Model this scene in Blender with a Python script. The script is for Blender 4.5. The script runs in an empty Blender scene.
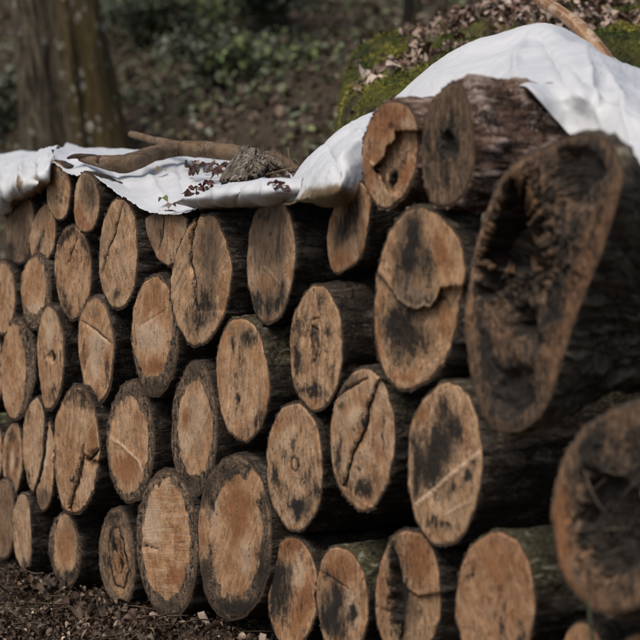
import bpy, math, random
import numpy as np
from mathutils import Vector

random.seed(7)
RNG = np.random.default_rng(11)
scene = bpy.context.scene
COL = scene.collection

# ------------------------------------------------------------------ camera, world, sun, exposure
CAM = np.array([0.0, 0.0, 1.74])
FPX = 3368.0                       # focal length in pixels of the 640 px photograph
PITCH = math.radians(5.1)
cd = bpy.data.cameras.new('camera')
cam = bpy.data.objects.new('camera', cd)
COL.objects.link(cam)
cam.location = CAM
cam.rotation_euler = (math.radians(90) - PITCH, 0, 0)
cd.sensor_width = 36.0
cd.lens = 36.0 * FPX / 640.0
cd.clip_start = 0.1
cd.clip_end = 500
cd.dof.use_dof = True
cd.dof.focus_distance = 9.55
cd.dof.aperture_fstop = 4.0
cd.dof.aperture_blades = 9
scene.camera = cam

SUN_EL, SUN_AZ = math.radians(58), math.radians(222)   # azimuth clockwise from +Y
world = bpy.data.worlds.new('World')
scene.world = world
world.use_nodes = True
wn = world.node_tree
bg = wn.nodes['Background']
sky = wn.nodes.new('ShaderNodeTexSky')
sky.sky_type = 'NISHITA'
sky.sun_disc = False
sky.sun_elevation = SUN_EL
sky.sun_rotation = SUN_AZ
sky.air_density = 1.0
sky.dust_density = 4.0
sky.ozone_density = 0.6
wn.links.new(sky.outputs[0], bg.inputs[0])
bg.inputs[1].default_value = 0.075
sl = bpy.data.lights.new('sun', 'SUN')
sl.energy = 1.4
sl.angle = math.radians(35)
sl.color = (1.0, 0.93, 0.83)
sun = bpy.data.objects.new('sun', sl)
COL.objects.link(sun)
sdir = Vector((math.sin(SUN_AZ) * math.cos(SUN_EL), math.cos(SUN_AZ) * math.cos(SUN_EL), math.sin(SUN_EL)))
sun.rotation_euler = (-sdir).to_track_quat('-Z', 'Y').to_euler()
sun.location = (-4, -4, 9)
scene.view_settings.view_transform = 'Standard'
scene.view_settings.look = 'None'
scene.view_settings.gamma = 1.0
scene.view_settings.exposure = 0.62
scene.cycles.use_denoising = True

# ------------------------------------------------------------------ geometry of the stack's front plane
PHI = math.acos(0.446)
AX = np.array([math.sin(PHI), math.cos(PHI), 0.0])      # log axis, pointing back into the stack
DU = np.array([math.cos(PHI), -math.sin(PHI), 0.0])     # along the front, towards the near right
P0 = np.array([0.0, 8.7, 0.0])
CR = np.array([1.0, 0, 0])
CF = np.array([0, math.cos(PITCH), -math.sin(PITCH)])
CU = np.array([0, math.sin(PITCH), math.cos(PITCH)])

def ray(px, py):
    px = np.asarray(px, float); py = np.asarray(py, float)
    return ((px - 320) / FPX)[..., None] * CR + ((320 - py) / FPX)[..., None] * CU + CF

def at(px, py, w=0.0):
    """measured point of the photograph -> its place on the plane w metres behind the stack's front"""
    d = ray(px, py)
    t = (np.asarray(w, float) + (P0 - CAM) @ AX) / (d @ AX)
    return CAM + d * t[..., None]

def atY(px, py, Y):
    d = ray(px, py)
    return CAM + d * (np.asarray(Y, float) / d[..., 1])[..., None]

# ------------------------------------------------------------------ numpy gradient noise
def _hash(i, j, k, seed):
    h = (i * 374761393 + j * 668265263 + k * 2147483647 + seed * 974711) & 0xFFFFFFFF
    h = ((h ^ (h >> 13)) * 1274126177) & 0xFFFFFFFF
    return (h ^ (h >> 16)) & 0xFFFFFFFF

def pnoise(p, seed=0):
    p = np.asarray(p, float)
    i = np.floor(p).astype(np.int64); f = p - i
    u = f * f * f * (f * (f * 6 - 15) + 10)
    out = 0
    for dx in (0, 1):
        for dy in (0, 1):
            for dz in (0, 1):
                h = _hash(i[..., 0] + dx, i[..., 1] + dy, i[..., 2] + dz, seed)
                gx = (h & 1023) / 511.5 - 1; gy = ((h >> 10) & 1023) / 511.5 - 1; gz = ((h >> 20) & 1023) / 511.5 - 1
                dot = gx * (f[..., 0] - dx) + gy * (f[..., 1] - dy) + gz * (f[..., 2] - dz)
                out = out + dot * (u[..., 0] if dx else 1 - u[..., 0]) * (u[..., 1] if dy else 1 - u[..., 1]) * (u[..., 2] if dz else 1 - u[..., 2])
    return out

def fbm(p, seed=0, octv=4, gain=0.5):
    p = np.asarray(p, float); o = 0; a = 1.0
    for k in range(octv):
        o = o + a * pnoise(p * (2.03 ** k), seed + 17 * k); a *= gain
    return o

def sstep(a, b, x):
    t = np.clip((x - a) / (b - a), 0, 1)
    return t * t * (3 - 2 * t)

# ------------------------------------------------------------------ object helpers
def new_mesh(name, V, F, mat, smooth=True, attrs=None):
    me = bpy.data.meshes.new(name)
    V = np.asarray(V, float)
    me.from_pydata(V.tolist(), [], F if isinstance(F, list) else F.tolist())
    for k, (typ, arr) in (attrs or {}).items():
        arr = np.asarray(arr, np.float32)
        at_ = me.attributes.new(k, typ, 'POINT')
        at_.data.foreach_set('value' if typ == 'FLOAT' else ('color' if typ == 'FLOAT_COLOR' else 'vector'), arr.ravel())
    if smooth:
        me.polygons.foreach_set('use_smooth', [True] * len(me.polygons))
    if mat: me.materials.append(mat)
    me.update()
    return me

def obj(name, me, parent=None, loc=None):
    o = bpy.data.objects.new(name, me)
    COL.objects.link(o)
    if parent is not None: o.parent = parent
    if loc is not None: o.location = tuple(loc)
    return o

def tag(o, label=None, cat=None, group=None, kind=None):
    if label: o['label'] = label
    if cat: o['category'] = cat
    if group: o['group'] = group
    if kind: o['kind'] = kind
    return o

def thing(name, label, cat, loc, group=None):
    o = bpy.data.objects.new(name, None)
    o.empty_display_size = 0.1
    COL.objects.link(o); o.location = tuple(loc)
    return tag(o, label, cat, group)

def grid_faces(nr, nc, wrap=False):
    r = np.arange(nr - 1)[:, None]; c = np.arange(nc if wrap else nc - 1)[None, :]
    c2 = (c + 1) % nc
    a = r * nc + c; b = r * nc + c2; e = (r + 1) * nc + c2; d = (r + 1) * nc + c
    return np.stack([a, b, e, d], -1).reshape(-1, 4)

# ------------------------------------------------------------------ node helpers
class NT:
    def __init__(s, name, rough=0.85):
        s.m = bpy.data.materials.new(name); s.m.use_nodes = True
        s.t = s.m.node_tree; s.b = s.t.nodes['Principled BSDF']
        s.b.inputs['Roughness'].default_value = rough
        s.b.inputs['Specular IOR Level'].default_value = 0.25
    def n(s, typ, **kw):
        nd = s.t.nodes.new(typ)
        for k, v in kw.items(): setattr(nd, k, v)
        return nd
    def l(s, a, b): s.t.links.new(a, b)
    def put(s, sock, v):
        if isinstance(v, (int, float)): sock.default_value = v
        elif isinstance(v, tuple): sock.default_value = (v + (1.0,))[:len(sock.default_value)] if len(v) == 3 else v
        else: s.l(v, sock)
    def attr(s, name, out='Vector'):
        return s.n('ShaderNodeAttribute', attribute_name=name).outputs[out]
    def sep(s, v):
        nd = s.n('ShaderNodeSeparateXYZ'); s.l(v, nd.inputs[0]); return nd.outputs
    def math(s, op, a, b=0.0, c=None, clamp=False):
        nd = s.n('ShaderNodeMath', operation=op, use_clamp=clamp)
        s.put(nd.inputs[0], a); s.put(nd.inputs[1], b)
        if c is not None: s.put(nd.inputs[2], c)
        return nd.outputs[0]
    def vmul(s, v, x, y, z):
        nd = s.n('ShaderNodeVectorMath', operation='MULTIPLY'); s.l(v, nd.inputs[0]); nd.inputs[1].default_value = (x, y, z); return nd.outputs[0]
    def vadd(s, a, b):
        nd = s.n('ShaderNodeVectorMath', operation='ADD'); s.l(a, nd.inputs[0]); s.put(nd.inputs[1], b); return nd.outputs[0]
    def length(s, a):
        nd = s.n('ShaderNodeVectorMath', operation='LENGTH'); s.l(a, nd.inputs[0]); return nd.outputs['Value']
    def noise(s, v, scale, detail=4, rough=0.55, dist=0.0):
        nd = s.n('ShaderNodeTexNoise'); s.l(v, nd.inputs['Vector'])
        nd.inputs['Scale'].default_value = scale; nd.inputs['Detail'].default_value = detail
        nd.inputs['Roughness'].default_value = rough; nd.inputs['Distortion'].default_value = dist
        return nd.outputs['Fac']
    def sm(s, v, a, b, lo=0.0, hi=1.0):
        nd = s.n('ShaderNodeMapRange', interpolation_type='SMOOTHSTEP'); s.put(nd.inputs[0], v)
        nd.inputs[1].default_value = a; nd.inputs[2].default_value = b; nd.inputs[3].default_value = lo; nd.inputs[4].default_value = hi
        return nd.outputs[0]
    def mix(s, f, a, b):
        nd = s.n('ShaderNodeMix', data_type='RGBA'); s.put(nd.inputs[0], f)
        s.put(nd.inputs[6], a); s.put(nd.inputs[7], b); return nd.outputs[2]
    def base(s, c): s.put(s.b.inputs['Base Color'], c)
    def bump(s, h, strength=0.4, dist=0.01):
        nd = s.n('ShaderNodeBump'); nd.inputs['Strength'].default_value = strength; nd.inputs['Distance'].default_value = dist
        s.l(h, nd.inputs['Height']); s.l(nd.outputs[0], s.b.inputs['Normal'])
    def objrand(s): return s.n('ShaderNodeObjectInfo').outputs['Random']
    def objco(s): return s.n('ShaderNodeTexCoord').outputs['Object']
    def half(s, v, k):   # (v-0.5)*k
        return s.math('MULTIPLY', s.math('SUBTRACT', v, 0.5), k)

# ------------------------------------------------------------------ materials
def mat_cut():
    t = NT('cut_wood', 0.82)
    fc = t.attr('fc'); m1 = t.sep(t.attr('m1')); m2 = t.sep(t.attr('m2'))
    off = t.n('ShaderNodeCombineXYZ'); r = t.objrand()
    t.l(t.math('MULTIPLY', r, 31.0), off.inputs[2]); t.l(t.math('MULTIPLY', r, 7.0), off.inputs[0])
    fo = t.vadd(fc, off.outputs[0])
    n1 = t.noise(fo, 16, 5, 0.6, 0.6)
    n2 = t.noise(t.vmul(fo, 75, 20, 1), 1.0, 6, 0.62, 0.4)       # vertical fibre streaks
    n3 = t.noise(fo, 150, 4, 0.65)
    n4 = t.noise(fo, 48, 5, 0.6, 1.0)
    base = t.mix(t.sm(n1, 0.36, 0.64), t.mix(t.sm(r, 0, 1), (0.36, 0.175, 0.075), (0.33, 0.20, 0.105)), t.mix(t.sm(t.math('FRACT', t.math('MULTIPLY', r, 7.3)), 0, 1), (0.60, 0.355, 0.19), (0.56, 0.385, 0.24)))
    base = t.mix(t.sm(n2, 0.42, 0.78, 0, 0.40), base, (0.21, 0.125, 0.072))
    rr = t.math('ADD', t.math('MULTIPLY', t.length(fc), 900.0), t.math('MULTIPLY', n1, 14.0))
    ring = t.math('MULTIPLY_ADD', t.math('SINE', rr), 0.5, 0.5)
    base = t.mix(t.math('MULTIPLY', t.math('MULTIPLY', t.sm(ring, 0.45, 1.0), t.sm(n1, 0.36, 0.58)), 0.42), base, (0.16, 0.085, 0.04))
    nv = t.n('ShaderNodeVectorMath', operation='NORMALIZE'); t.l(fc, nv.inputs[0])
    rad = t.noise(t.vadd(t.vmul(nv.outputs[0], 7, 7, 1), off.outputs[0]), 1.0, 5, 0.7)
    base = t.mix(t.math('MULTIPLY', t.sm(rad, 0.57, 0.64), t.sm(n4, 0.35, 0.6, 0, 0.55)), base, (0.11, 0.066, 0.04))
    # broad mottling and long dark fibre streaks
    sc = t.vadd(t.attr('sc'), off.outputs[0])
    n5 = t.noise(t.vmul(sc, 9, 170, 1), 1.0, 5, 0.65, 0.3)
    n6 = t.noise(t.vmul(sc, 4, 60, 1), 1.0, 4, 0.6, 0.3)
    base = t.mix(t.sm(n6, 0.45, 0.7, 0, 0.55), base, (0.60, 0.43, 0.285))
    base = t.mix(t.sm(n5, 0.48, 0.72, 0, 0.42), base, (0.105, 0.065, 0.040))
    base = t.mix(t.sm(n4, 0.50, 0.68, 0, 0.40), base, (0.13, 0.085, 0.055))
    base = t.mix(t.sm(t.math('ADD', m1[2], t.half(n4, 0.7)), 0.15, 0.95, 0, 0.85), base, (0.25, 0.105, 0.042))
    base = t.mix(t.sm(t.math('ADD', m1[1], t.half(n2, 0.6)), 0.15, 0.95, 0, 0.85), base, (0.53, 0.385, 0.265))
    # weathered grey; also tarp shade painted on top logs
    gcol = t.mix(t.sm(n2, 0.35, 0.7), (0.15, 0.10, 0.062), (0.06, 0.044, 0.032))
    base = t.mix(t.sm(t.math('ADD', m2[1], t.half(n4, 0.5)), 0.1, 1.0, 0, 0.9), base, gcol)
    # mouldy sapwood ring
    speck = t.sm(t.math('ADD', t.math('MULTIPLY', n3, 0.35), t.math('ADD', t.math('MULTIPLY', n4, 0.35), t.math('MULTIPLY', n2, 0.3))), 0.43, 0.60)
    rcol = t.mix(speck, (0.016, 0.013, 0.011), (0.30, 0.205, 0.13))
    rim = t.sm(t.math('ADD', m2[0], t.math('ADD', t.half(n4, 1.1), t.half(n3, 0.6))), 0.3, 0.62)
    base = t.mix(rim, base, rcol)
    # fungal stain; also shade painted into cavities
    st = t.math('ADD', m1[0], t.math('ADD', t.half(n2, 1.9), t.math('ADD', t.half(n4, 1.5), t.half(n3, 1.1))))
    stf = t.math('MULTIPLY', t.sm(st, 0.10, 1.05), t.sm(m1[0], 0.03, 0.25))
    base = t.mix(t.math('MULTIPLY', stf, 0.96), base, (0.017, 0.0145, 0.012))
    # scattered tiny dark flecks everywhere
    fl = t.sm(t.math('MULTIPLY', n2, n3), 0.315, 0.38, 0, 0.85)
    base = t.mix(fl, base, (0.05, 0.035, 0.025))
    base = t.mix(t.sm(t.math('ADD', t.attr('ck', 'Fac'), t.half(n3, 0.5)), 0.35, 0.70, 0, 0.96), base, (0.012, 0.009, 0.007))  # painted crack shade and dark rot bands
    # bark ring seen at the end
    ed = t.sm(t.math('ADD', m2[2], t.half(n3, 0.5)), 0.35, 0.65)
    ecol = t.mix(n3, (0.03, 0.02, 0.014), (0.12, 0.075, 0.045))
    base = t.mix(ed, base, ecol)
    t.base(base)
    hh = t.math('ADD', t.math('MULTIPLY', n2, 0.7), t.math('ADD', t.math('MULTIPLY', n3, 0.5), t.math('MULTIPLY', n5, 0.6)))
    t.bump(hh, 0.55, 0.006)
    return t.m

def mat_bark(name, c0, c1, c2, ck=0.7):
    t = NT(name, 0.92)
    bc = t.attr('bc'); ms = t.attr('moss', 'Fac')
    off = t.n('ShaderNodeCombineXYZ'); t.l(t.math('MULTIPLY', t.objrand(), 23.0), off.inputs[2])
    v = t.vadd(bc, off.outputs[0])
    n1 = t.noise(t.vmul(v, 60, 16, 1), 1.0, 6, 0.65, 0.8)
    n2 = t.noise(v, 130, 4, 0.7)
    n3 = t.noise(v, 11, 4, 0.6)
    vor = t.n('ShaderNodeTexVoronoi', feature='DISTANCE_TO_EDGE'); t.l(t.vadd(t.vmul(v, 40, 15, 1), (0, 0, 0)), vor.inputs['Vector'])
    vor.inputs['Scale'].default_value = 1.0
    crack = t.sm(t.math('ADD', vor.outputs['Distance'], t.half(n1, 0.5)), -0.06, 0.12, 1 - ck, 1.0)
    base = t.mix(t.sm(n1, 0.3, 0.7), c0, c1)
    base = t.mix(t.sm(t.math('ADD', n2, t.half(n3, 0.6)), 0.52, 0.72), base, c2)
    base = t.mix(t.math('SUBTRACT', 1.0, crack), base, (0.016, 0.012, 0.009))
    pa = t.attr('plate', 'Fac')
    base = t.mix(t.math('MULTIPLY', t.sm(pa, 0.5, 1.6), t.sm(n1, 0.38, 0.62, 0.15, 0.75)), base, c2)
    mossc = t.mix(t.sm(n2, .35, .65), (0.020, 0.019, 0.010), (0.085, 0.078, 0.036))
    mossc = t.mix(t.sm(n1, .52, .62, 0, .9), mossc, (0.24, 0.23, 0.17))
    mf = t.sm(t.math('ADD', ms, t.math('ADD', t.half(n3, 1.8), t.half(n2, 1.2))), 0.40, 0.95)
    base = t.mix(mf, base, mossc)
    t.base(base)
    t.bump(t.math('ADD', t.math('MULTIPLY', n1, 0.8), t.math('ADD', t.math('MULTIPLY', n2, 0.35), t.math('MULTIPLY', crack, 0.6))), 0.9, 0.012)
    return t.m

M_CUT = mat_cut()
M_BARK = mat_bark('bark_grey_brown', (0.015, 0.011, 0.008), (0.040, 0.029, 0.021), (0.115, 0.097, 0.078))
M_BARKR = mat_bark('bark_red_brown', (0.045, 0.026, 0.018), (0.165, 0.096, 0.067), (0.42, 0.335, 0.29))
M_BARKT = mat_bark('bark_trunk', (0.05, 0.042, 0.028), (0.12, 0.105, 0.07), (0.22, 0.20, 0.16))

def mat_simple(name, c0, c1, scale=30, rough=0.85, bump=0.4):
    t = NT(name, rough); v = t.objco()
    n = t.noise(v, scale, 6, 0.6, 0.5); n2 = t.noise(v, scale * 6, 3, 0.6)
    t.base(t.mix(t.sm(t.math('ADD', t.math('MULTIPLY', n, 0.7), t.math('MULTIPLY', n2, 0.3)), 0.35, 0.65), c0, c1))
    t.bump(n2, bump, 0.005)
    return t.m

def mat_leaf(name, rough=0.6, trans=0.15):
    t = NT(name, rough); c = t.attr('col', 'Color')
    n = t.noise(t.objco(), 60, 3, 0.6)
    t.base(t.mix(t.sm(n, 0.3, 0.75, 0, 0.35), c, (0.03, 0.02, 0.012)))
    t.b.inputs['Specular IOR Level'].default_value = 0.35
    return t.m

M_LEAF = mat_leaf('leaf')
M_GRASSY = mat_leaf('moss_tuft', 0.95)

# ------------------------------------------------------------------ tubes (branches, sticks, stems)
def tube(pts, rad, nc=14, sub=6, rough=0.12, seed=1, close=True):
    pts = np.array(pts, float); rad = np.array(rad, float); m = len(pts)
    out = []; rr = []
    for i in range(m - 1):
        p0, p1, p2, p3 = pts[max(i - 1, 0)], pts[i], pts[i + 1], pts[min(i + 2, m - 1)]
        for s in np.linspace(0, 1, sub, endpoint=False):
            out.append(0.5 * ((2 * p1) + (-p0 + p2) * s + (2 * p0 - 5 * p1 + 4 * p2 - p3) * s * s + (-p0 + 3 * p1 - 3 * p2 + p3) * s ** 3))
            rr.append(rad[i] * (1 - s) + rad[i + 1] * s)
    out.append(pts[-1]); rr.append(rad[-1]); out = np.array(out); rr = np.array(rr); N = len(out)
    T = np.gradient(out, axis=0); T /= np.linalg.norm(T, axis=1)[:, None]
    ref = np.array([0, 0, 1.0]) if abs(T[:, 2]).mean() < 0.8 else np.array([1.0, 0, 0])
    A = np.cross(T, ref); A /= np.linalg.norm(A, axis=1)[:, None]; B = np.cross(A, T)
    th = np.linspace(0, 2 * np.pi, nc, endpoint=False)
    dirn = np.cos(th)[None, :, None] * A[:, None] + np.sin(th)[None, :, None] * B[:, None]
    LL = np.r_[0, np.cumsum(np.linalg.norm(np.diff(out, axis=0), axis=1))]
    q = np.stack([np.repeat(np.cos(th)[None], N, 0) * 1.5, np.repeat(np.sin(th)[None], N, 0) * 1.5, np.repeat(LL[:, None] * 14, nc, 1)], -1)
    r = rr[:, None] * (1 + rough * 2 * fbm(q, seed, 4))
    V = (out[:, None] + dirn * r[..., None]).reshape(-1, 3)
    F = grid_faces(N, nc, True).tolist()
    V = np.vstack([V, out[0] - T[0] * rr[0] * 0.2, out[-1] + T[-1] * rr[-1] * 0.3])
    F += [[(j + 1) % nc, j, N * nc] for j in range(nc)] + [[(N - 1) * nc + j, (N - 1) * nc + (j + 1) % nc, N * nc + 1] for j in range(nc)]
    bc = np.stack([np.repeat((np.cos(th) * rr.mean())[None], N, 0), np.repeat(LL[:, None], nc, 1), np.repeat((np.sin(th) * rr.mean())[None], N, 0)], -1).reshape(-1, 3)
    bc = np.vstack([bc, bc[:2]])
    return V, F, bc

def tube_obj(name, pts, rad, mat, parent=None, base=(0, 0, 0), moss=0.0, **kw):
    V, F, bc = tube(pts, rad, **kw)
    me = new_mesh(name, V - np.array(base), F, mat, True, {'bc': ('FLOAT_VECTOR', bc), 'moss': ('FLOAT', np.full(len(V), moss))})
    return obj(name, me, parent)

# ------------------------------------------------------------------ the logs
def outline(spec, n):
    th = np.linspace(0, 2 * np.pi, n, endpoint=False)
    if 'poly' in spec:
        P = np.array(spec['poly'], float); m = len(P)
        # closed Catmull-Rom through the measured points, resampled by arc length
        out = []
        for i in range(m):
            p0, p1, p2, p3 = P[i - 1], P[i], P[(i + 1) % m], P[(i + 2) % m]
            for s in np.linspace(0, 1, 24, endpoint=False):
                out.append(0.5 * ((2 * p1) + (-p0 + p2) * s + (2 * p0 - 5 * p1 + 4 * p2 - p3) * s * s + (-p0 + 3 * p1 - 3 * p2 + p3) * s ** 3))
        out = np.array(out); out = np.vstack([out, out[:1]])
        L = np.r_[0, np.cumsum(np.linalg.norm(np.diff(out, axis=0), axis=1))]
        q = np.linspace(0, L[-1], n, endpoint=False)
        O = np.stack([np.interp(q, L, out[:, 0]), np.interp(q, L, out[:, 1])], -1)
    else:
        T, R, B, Lf = [np.array(q, float) for q in spec['e']]
        k = spec.get('k', 1.02)
        s, c = np.sin(th), np.cos(th)
        sx = np.sign(s) * np.abs(s) ** (1 / k); cy = np.sign(c) * np.abs(c) ** (1 / k)
        O = np.zeros((n, 2))
        for i in range(n):
            q = int(th[i] // (np.pi / 2)) % 4
            top = T if q in (0, 3) else B
            sid = R if q in (0, 1) else Lf
            O[i, 0] = top[0] + (sid[0] - top[0]) * abs(sx[i])
            O[i, 1] = sid[1] + (top[1] - sid[1]) * abs(cy[i])
    c = O.mean(0)
    ang = np.arctan2((O[:, 1] - c[1]) / 1.0, (O[:, 0] - c[0]) * 2.2)
    sd = spec['id']
    w = fbm(np.stack([np.cos(ang) * 1.6, np.sin(ang) * 1.6, np.full(n, sd * 3.7)], -1), 5, 4, 0.55)
    amp = spec.get('wob', 0.05)
    w = w + 0.45 * fbm(np.stack([np.cos(ang) * 7, np.sin(ang) * 7, np.full(n, sd * 1.7)], -1), 6, 3, 0.6)
    O = c + (O - c) * (1 + amp * w)[:, None]
    return O, c

def seg_dist(px, py, line):
    d = np.full(px.shape, 1e9); tt = np.zeros(px.shape)
    n = len(line) - 1
    for i in range(n):
        (x0, y0), (x1, y1) = line[i], line[i + 1]
        dx, dy = x1 - x0, y1 - y0; L2 = dx * dx + dy * dy + 1e-9
        t = np.clip(((px - x0) * dx + (py - y0) * dy) / L2, 0, 1)
        dd = np.hypot(px - x0 - t * dx, py - y0 - t * dy)
        tt = np.where(dd < d, (i + t) / n, tt); d = np.minimum(d, dd)
    return d, tt

def in_poly(px, py, poly):
    c = np.zeros(px.shape, bool); n = len(poly)
    for i in range(n):
        x0, y0 = poly[i]; x1, y1 = poly[(i + 1) % n]
        cond = ((y0 > py) != (y1 > py)) & (px < (x1 - x0) * (py - y0) / (y1 - y0 + 1e-9) + x0)
        c ^= cond
    return c

def poly_sd(px, py, poly):
    d, _ = seg_dist(px, py, list(poly) + [poly[0]])
    return np.where(in_poly(px, py, poly), d, -d)     # positive inside

M_BARKB = mat_bark('bark_rough_brown', (0.035, 0.026, 0.018), (0.12, 0.09, 0.065), (0.24, 0.22, 0.165))
BARKS = {'g': M_BARK, 'r': M_BARKR, 'b': M_BARKB}

def make_log(spec):
    big = spec.get('big', 0)
    nr, nc = (96, 240) if big == 2 else (78, 176) if big else (50, 128)
    O, c = outline(spec, nc)
    w0 = spec.get('w', 0.0); sid = spec['id']
    s = np.linspace(0, 1, nr) ** 0.8
    PX = c[0] + s[:, None] * (O[:, 0] - c[0])[None, :]
    PY = c[1] + s[:, None] * (O[:, 1] - c[1])[None, :]
    S = np.repeat(s[:, None], nc, 1)
    W = at(PX, PY, np.full(PX.shape, w0))
    ctr = at(c[0], c[1], w0)
    base = at(O[np.argmax(O[:, 1]), 0], O[:, 1].max(), w0)
    fu = (W - ctr) @ DU; fz = W[..., 2] - ctr[2]
    # --- paint
    sa = math.radians(spec.get('sawdir', float(np.random.default_rng(sid).normal(90, 28))))
    SC = np.stack([fu * math.cos(sa) + fz * math.sin(sa), -fu * math.sin(sa) + fz * math.cos(sa)], -1)
    SC3 = np.concatenate([SC, np.full(PX.shape + (1,), sid * 2.3)], -1)
    ch = {k: np.zeros(PX.shape) for k in 'dpogrmk'}
    hw = 0.5 * (O[:, 0].max() - O[:, 0].min()); hh_ = 0.5 * (O[:, 1].max() - O[:, 1].min())
    jx = PX + 0.10 * hw * fbm(np.stack([fu * 26, fz * 26, np.full(PX.shape, sid * 1.3)], -1), 2, 3)
    jy = PY + 0.12 * hh_ * fbm(np.stack([fu * 26, fz * 26, np.full(PX.shape, sid * 1.3 + 9)], -1), 3, 3)
    for q in spec.get('sp', []):
        k, x, y, rx, ry = q[:5]; rot = math.radians(q[5]) if len(q) > 5 else 0; amt = q[6] if len(q) > 6 else 0.8
        dx, dy = jx - x, jy - y
        a_ = (dx * math.cos(rot) + dy * math.sin(rot)) / rx; b_ = (-dx * math.sin(rot) + dy * math.cos(rot)) / ry
        ch[k] += amt / (1 + (a_ * a_ + b_ * b_) ** 2)
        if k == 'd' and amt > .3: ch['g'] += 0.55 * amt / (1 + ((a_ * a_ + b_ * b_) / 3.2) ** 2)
    for k in 'dpog':
        ch[k] += spec.get('all', {}).get(k, 0.0) + (0.17 if k == 'd' and spec.get('big') == 1 and 'heart' not in spec else 0.0)
    if 'heart' in spec:
        hx, hy, hrx, hry = spec['heart'][:4]
        e = np.sqrt(((jx - hx) / hrx) ** 2 + ((jy - hy) / hry) ** 2)
        ch['r'] += sstep(0.93, 1.10, e) * spec.get('ra', 0.85)
    rw = spec.get('rim', 0.0)
    if rw: ch['r'] += sstep(1 - rw * 1.5, 1 - rw * 0.5, S) * spec.get('ra', 0.7)
    # --- relief, metres, positive = pushed back into the wood
    D = -0.006 * fbm(np.stack([fu * 9, fz * 9, np.full(PX.shape, sid * 5.1)], -1), 8, 3) \
        - 0.0022 * fbm(np.stack([fu * 90, fz * 28, np.full(PX.shape, sid * 2.1)], -1), 9, 3)
    tl = RNG.normal(0, 0.04, 2)
    DR = tl[0] * fu + tl[1] * fz * 0.6          # saw tilt and split-off plates: keep the measured outline
    D += (1 - sstep(.72, .95, S)) * spec.get('rough', 0.0) * fbm(np.stack([fu * 34, fz * 22, np.full(PX.shape, sid * 2.7)], -1), 21, 4, 0.6)
    D += 0.003 * sstep(0.93, 1.0, S)
    D += spec.get('sawamp', 0.0006) * np.sin(SC[..., 1] * 900 + 2.5 * fbm(SC3 * 30, 77, 2)) * sstep(-.2, .3, fbm(SC3 * 12, 78, 2))
    for lam, slope, amp in spec.get('saw', []):
        D += amp * np.sin((PY + slope * PX) / lam * 2 * np.pi + 1.4 * pnoise(np.stack([fu * 20, fz * 20, np.zeros(PX.shape)], -1), 4))
    for line, wd, dep, dk in spec.get('cr', []):
        d, tt = seg_dist(PX + (jx - PX) * 0.25, PY + (jy - PY) * 0.12, line)
        wv = wd * (0.45 + 0.55 * np.sin(np.pi * np.clip(tt, 0.04, 0.96)))
        g = np.exp(-(d / wv) ** 2)
        D += dep * .45 * np.exp(-(d / (wv * 1.5)) ** 2); ch['k'] += min(dk, 1.0) * np.exp(-(d / (wv * 1.05)) ** 2); ch['d'] += .35 * dk * np.exp(-(d / (wv * 3)) ** 2)  # cracks stay shallow, their shade is painted; rot bands drawn likewise
    for line, wd, up, amt in spec.get('ridge', []):     # raised torn splinter edges, pale
        d, tt = seg_dist(PX, PY, line); g = np.exp(-(d / wd) ** 2)
        D -= up * g; ch['p'] += amt * g; ch['d'] -= amt * g; ch['r'] -= amt * g
    for poly, dep, soft, rgh in spec.get('cav', []):
        nzx = fbm(np.stack([fu * 55, fz * 40, np.full(PX.shape, 3.3)], -1), 31, 4, 0.6) * (0.7 if soft < 4.5 else 0.8) + 0.18 * np.sign(pnoise(np.stack([fu * 120, fz * 90, np.full(PX.shape, 8.1)], -1), 35)) * (soft < 2)
        sd = poly_sd(PX, PY, poly) + nzx * soft * 1.1
        g = sstep(-soft * 0.5, soft, sd)
        if dep > 0.028: ch['d'] += (2.4 if dep > 0.1 else 1.1) * g  # cavities painted dark: blackened rot plus the shade of their depth
        if dep < 0.03 and np.any(g[-1] > .5): DR = DR + dep * g
        else: D += dep * g
        D += rgh * g * fbm(np.stack([fu * 60, fz * 16, np.full(PX.shape, 1.7)], -1), 33, 4, 0.6)
    if 'crumble' in spec:
        poly, dist, am = spec['crumble']
        sd = poly_sd(PX, PY, poly); g = np.exp(-np.clip(-sd, 0, 99) / dist) * (sd < 0) * (1 - sstep(.85, .97, S))
        cell = fbm(np.stack([fu * 70, fz * 45, np.full(PX.shape, 2.2)], -1), 55, 5, .65)
        D += am * g * cell - am * .45 * g * np.abs(pnoise(np.stack([fu * 21 + fz * 9, fz * 11, np.full(PX.shape, 6.2)], -1), 56))
        ch['d'] += 1.6 * g * sstep(-.02, .25, cell); ch['o'] += .4 * g; ch['p'] += .25 * g * sstep(-.05, -.3, cell)  # crumbled rim: recesses painted darker, raised bits paler
    edge = sstep(1 - spec.get('bk', 0.045) * 1.4, 1 - spec.get('bk', 0.045) * 0.6, S)
    ch['r'] = np.clip(ch['r'], -1, 1.3); ch['d'] = np.clip(ch['d'], -0.5, 2.6)
    W = at(PX, PY, w0 + DR) + D[..., None] * AX
    DE = (DR + D)[-1]
    root = thing('log', spec['label'], 'log', base, 'cut logs stacked under the white tarp')
    V = (W - base).reshape(-1, 3)
    z0 = np.zeros(PX.shape)
    fc = np.stack([fu, fz, z0], -1).reshape(-1, 3); scv = np.stack([SC[..., 0], SC[..., 1], z0], -1).reshape(-1, 3)
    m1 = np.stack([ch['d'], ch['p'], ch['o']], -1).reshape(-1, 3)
    m2 = np.stack([ch['r'], ch['g'], edge], -1).reshape(-1, 3)
    Fc = grid_faces(nr, nc, True)
    me = new_mesh('cut_face', V, Fc, M_CUT, True, {'fc': ('FLOAT_VECTOR', fc), 'sc': ('FLOAT_VECTOR', scv), 'ck': ('FLOAT', ch['k'].ravel()), 'm1': ('FLOAT_VECTOR', m1), 'm2': ('FLOAT_VECTOR', m2)})
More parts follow.
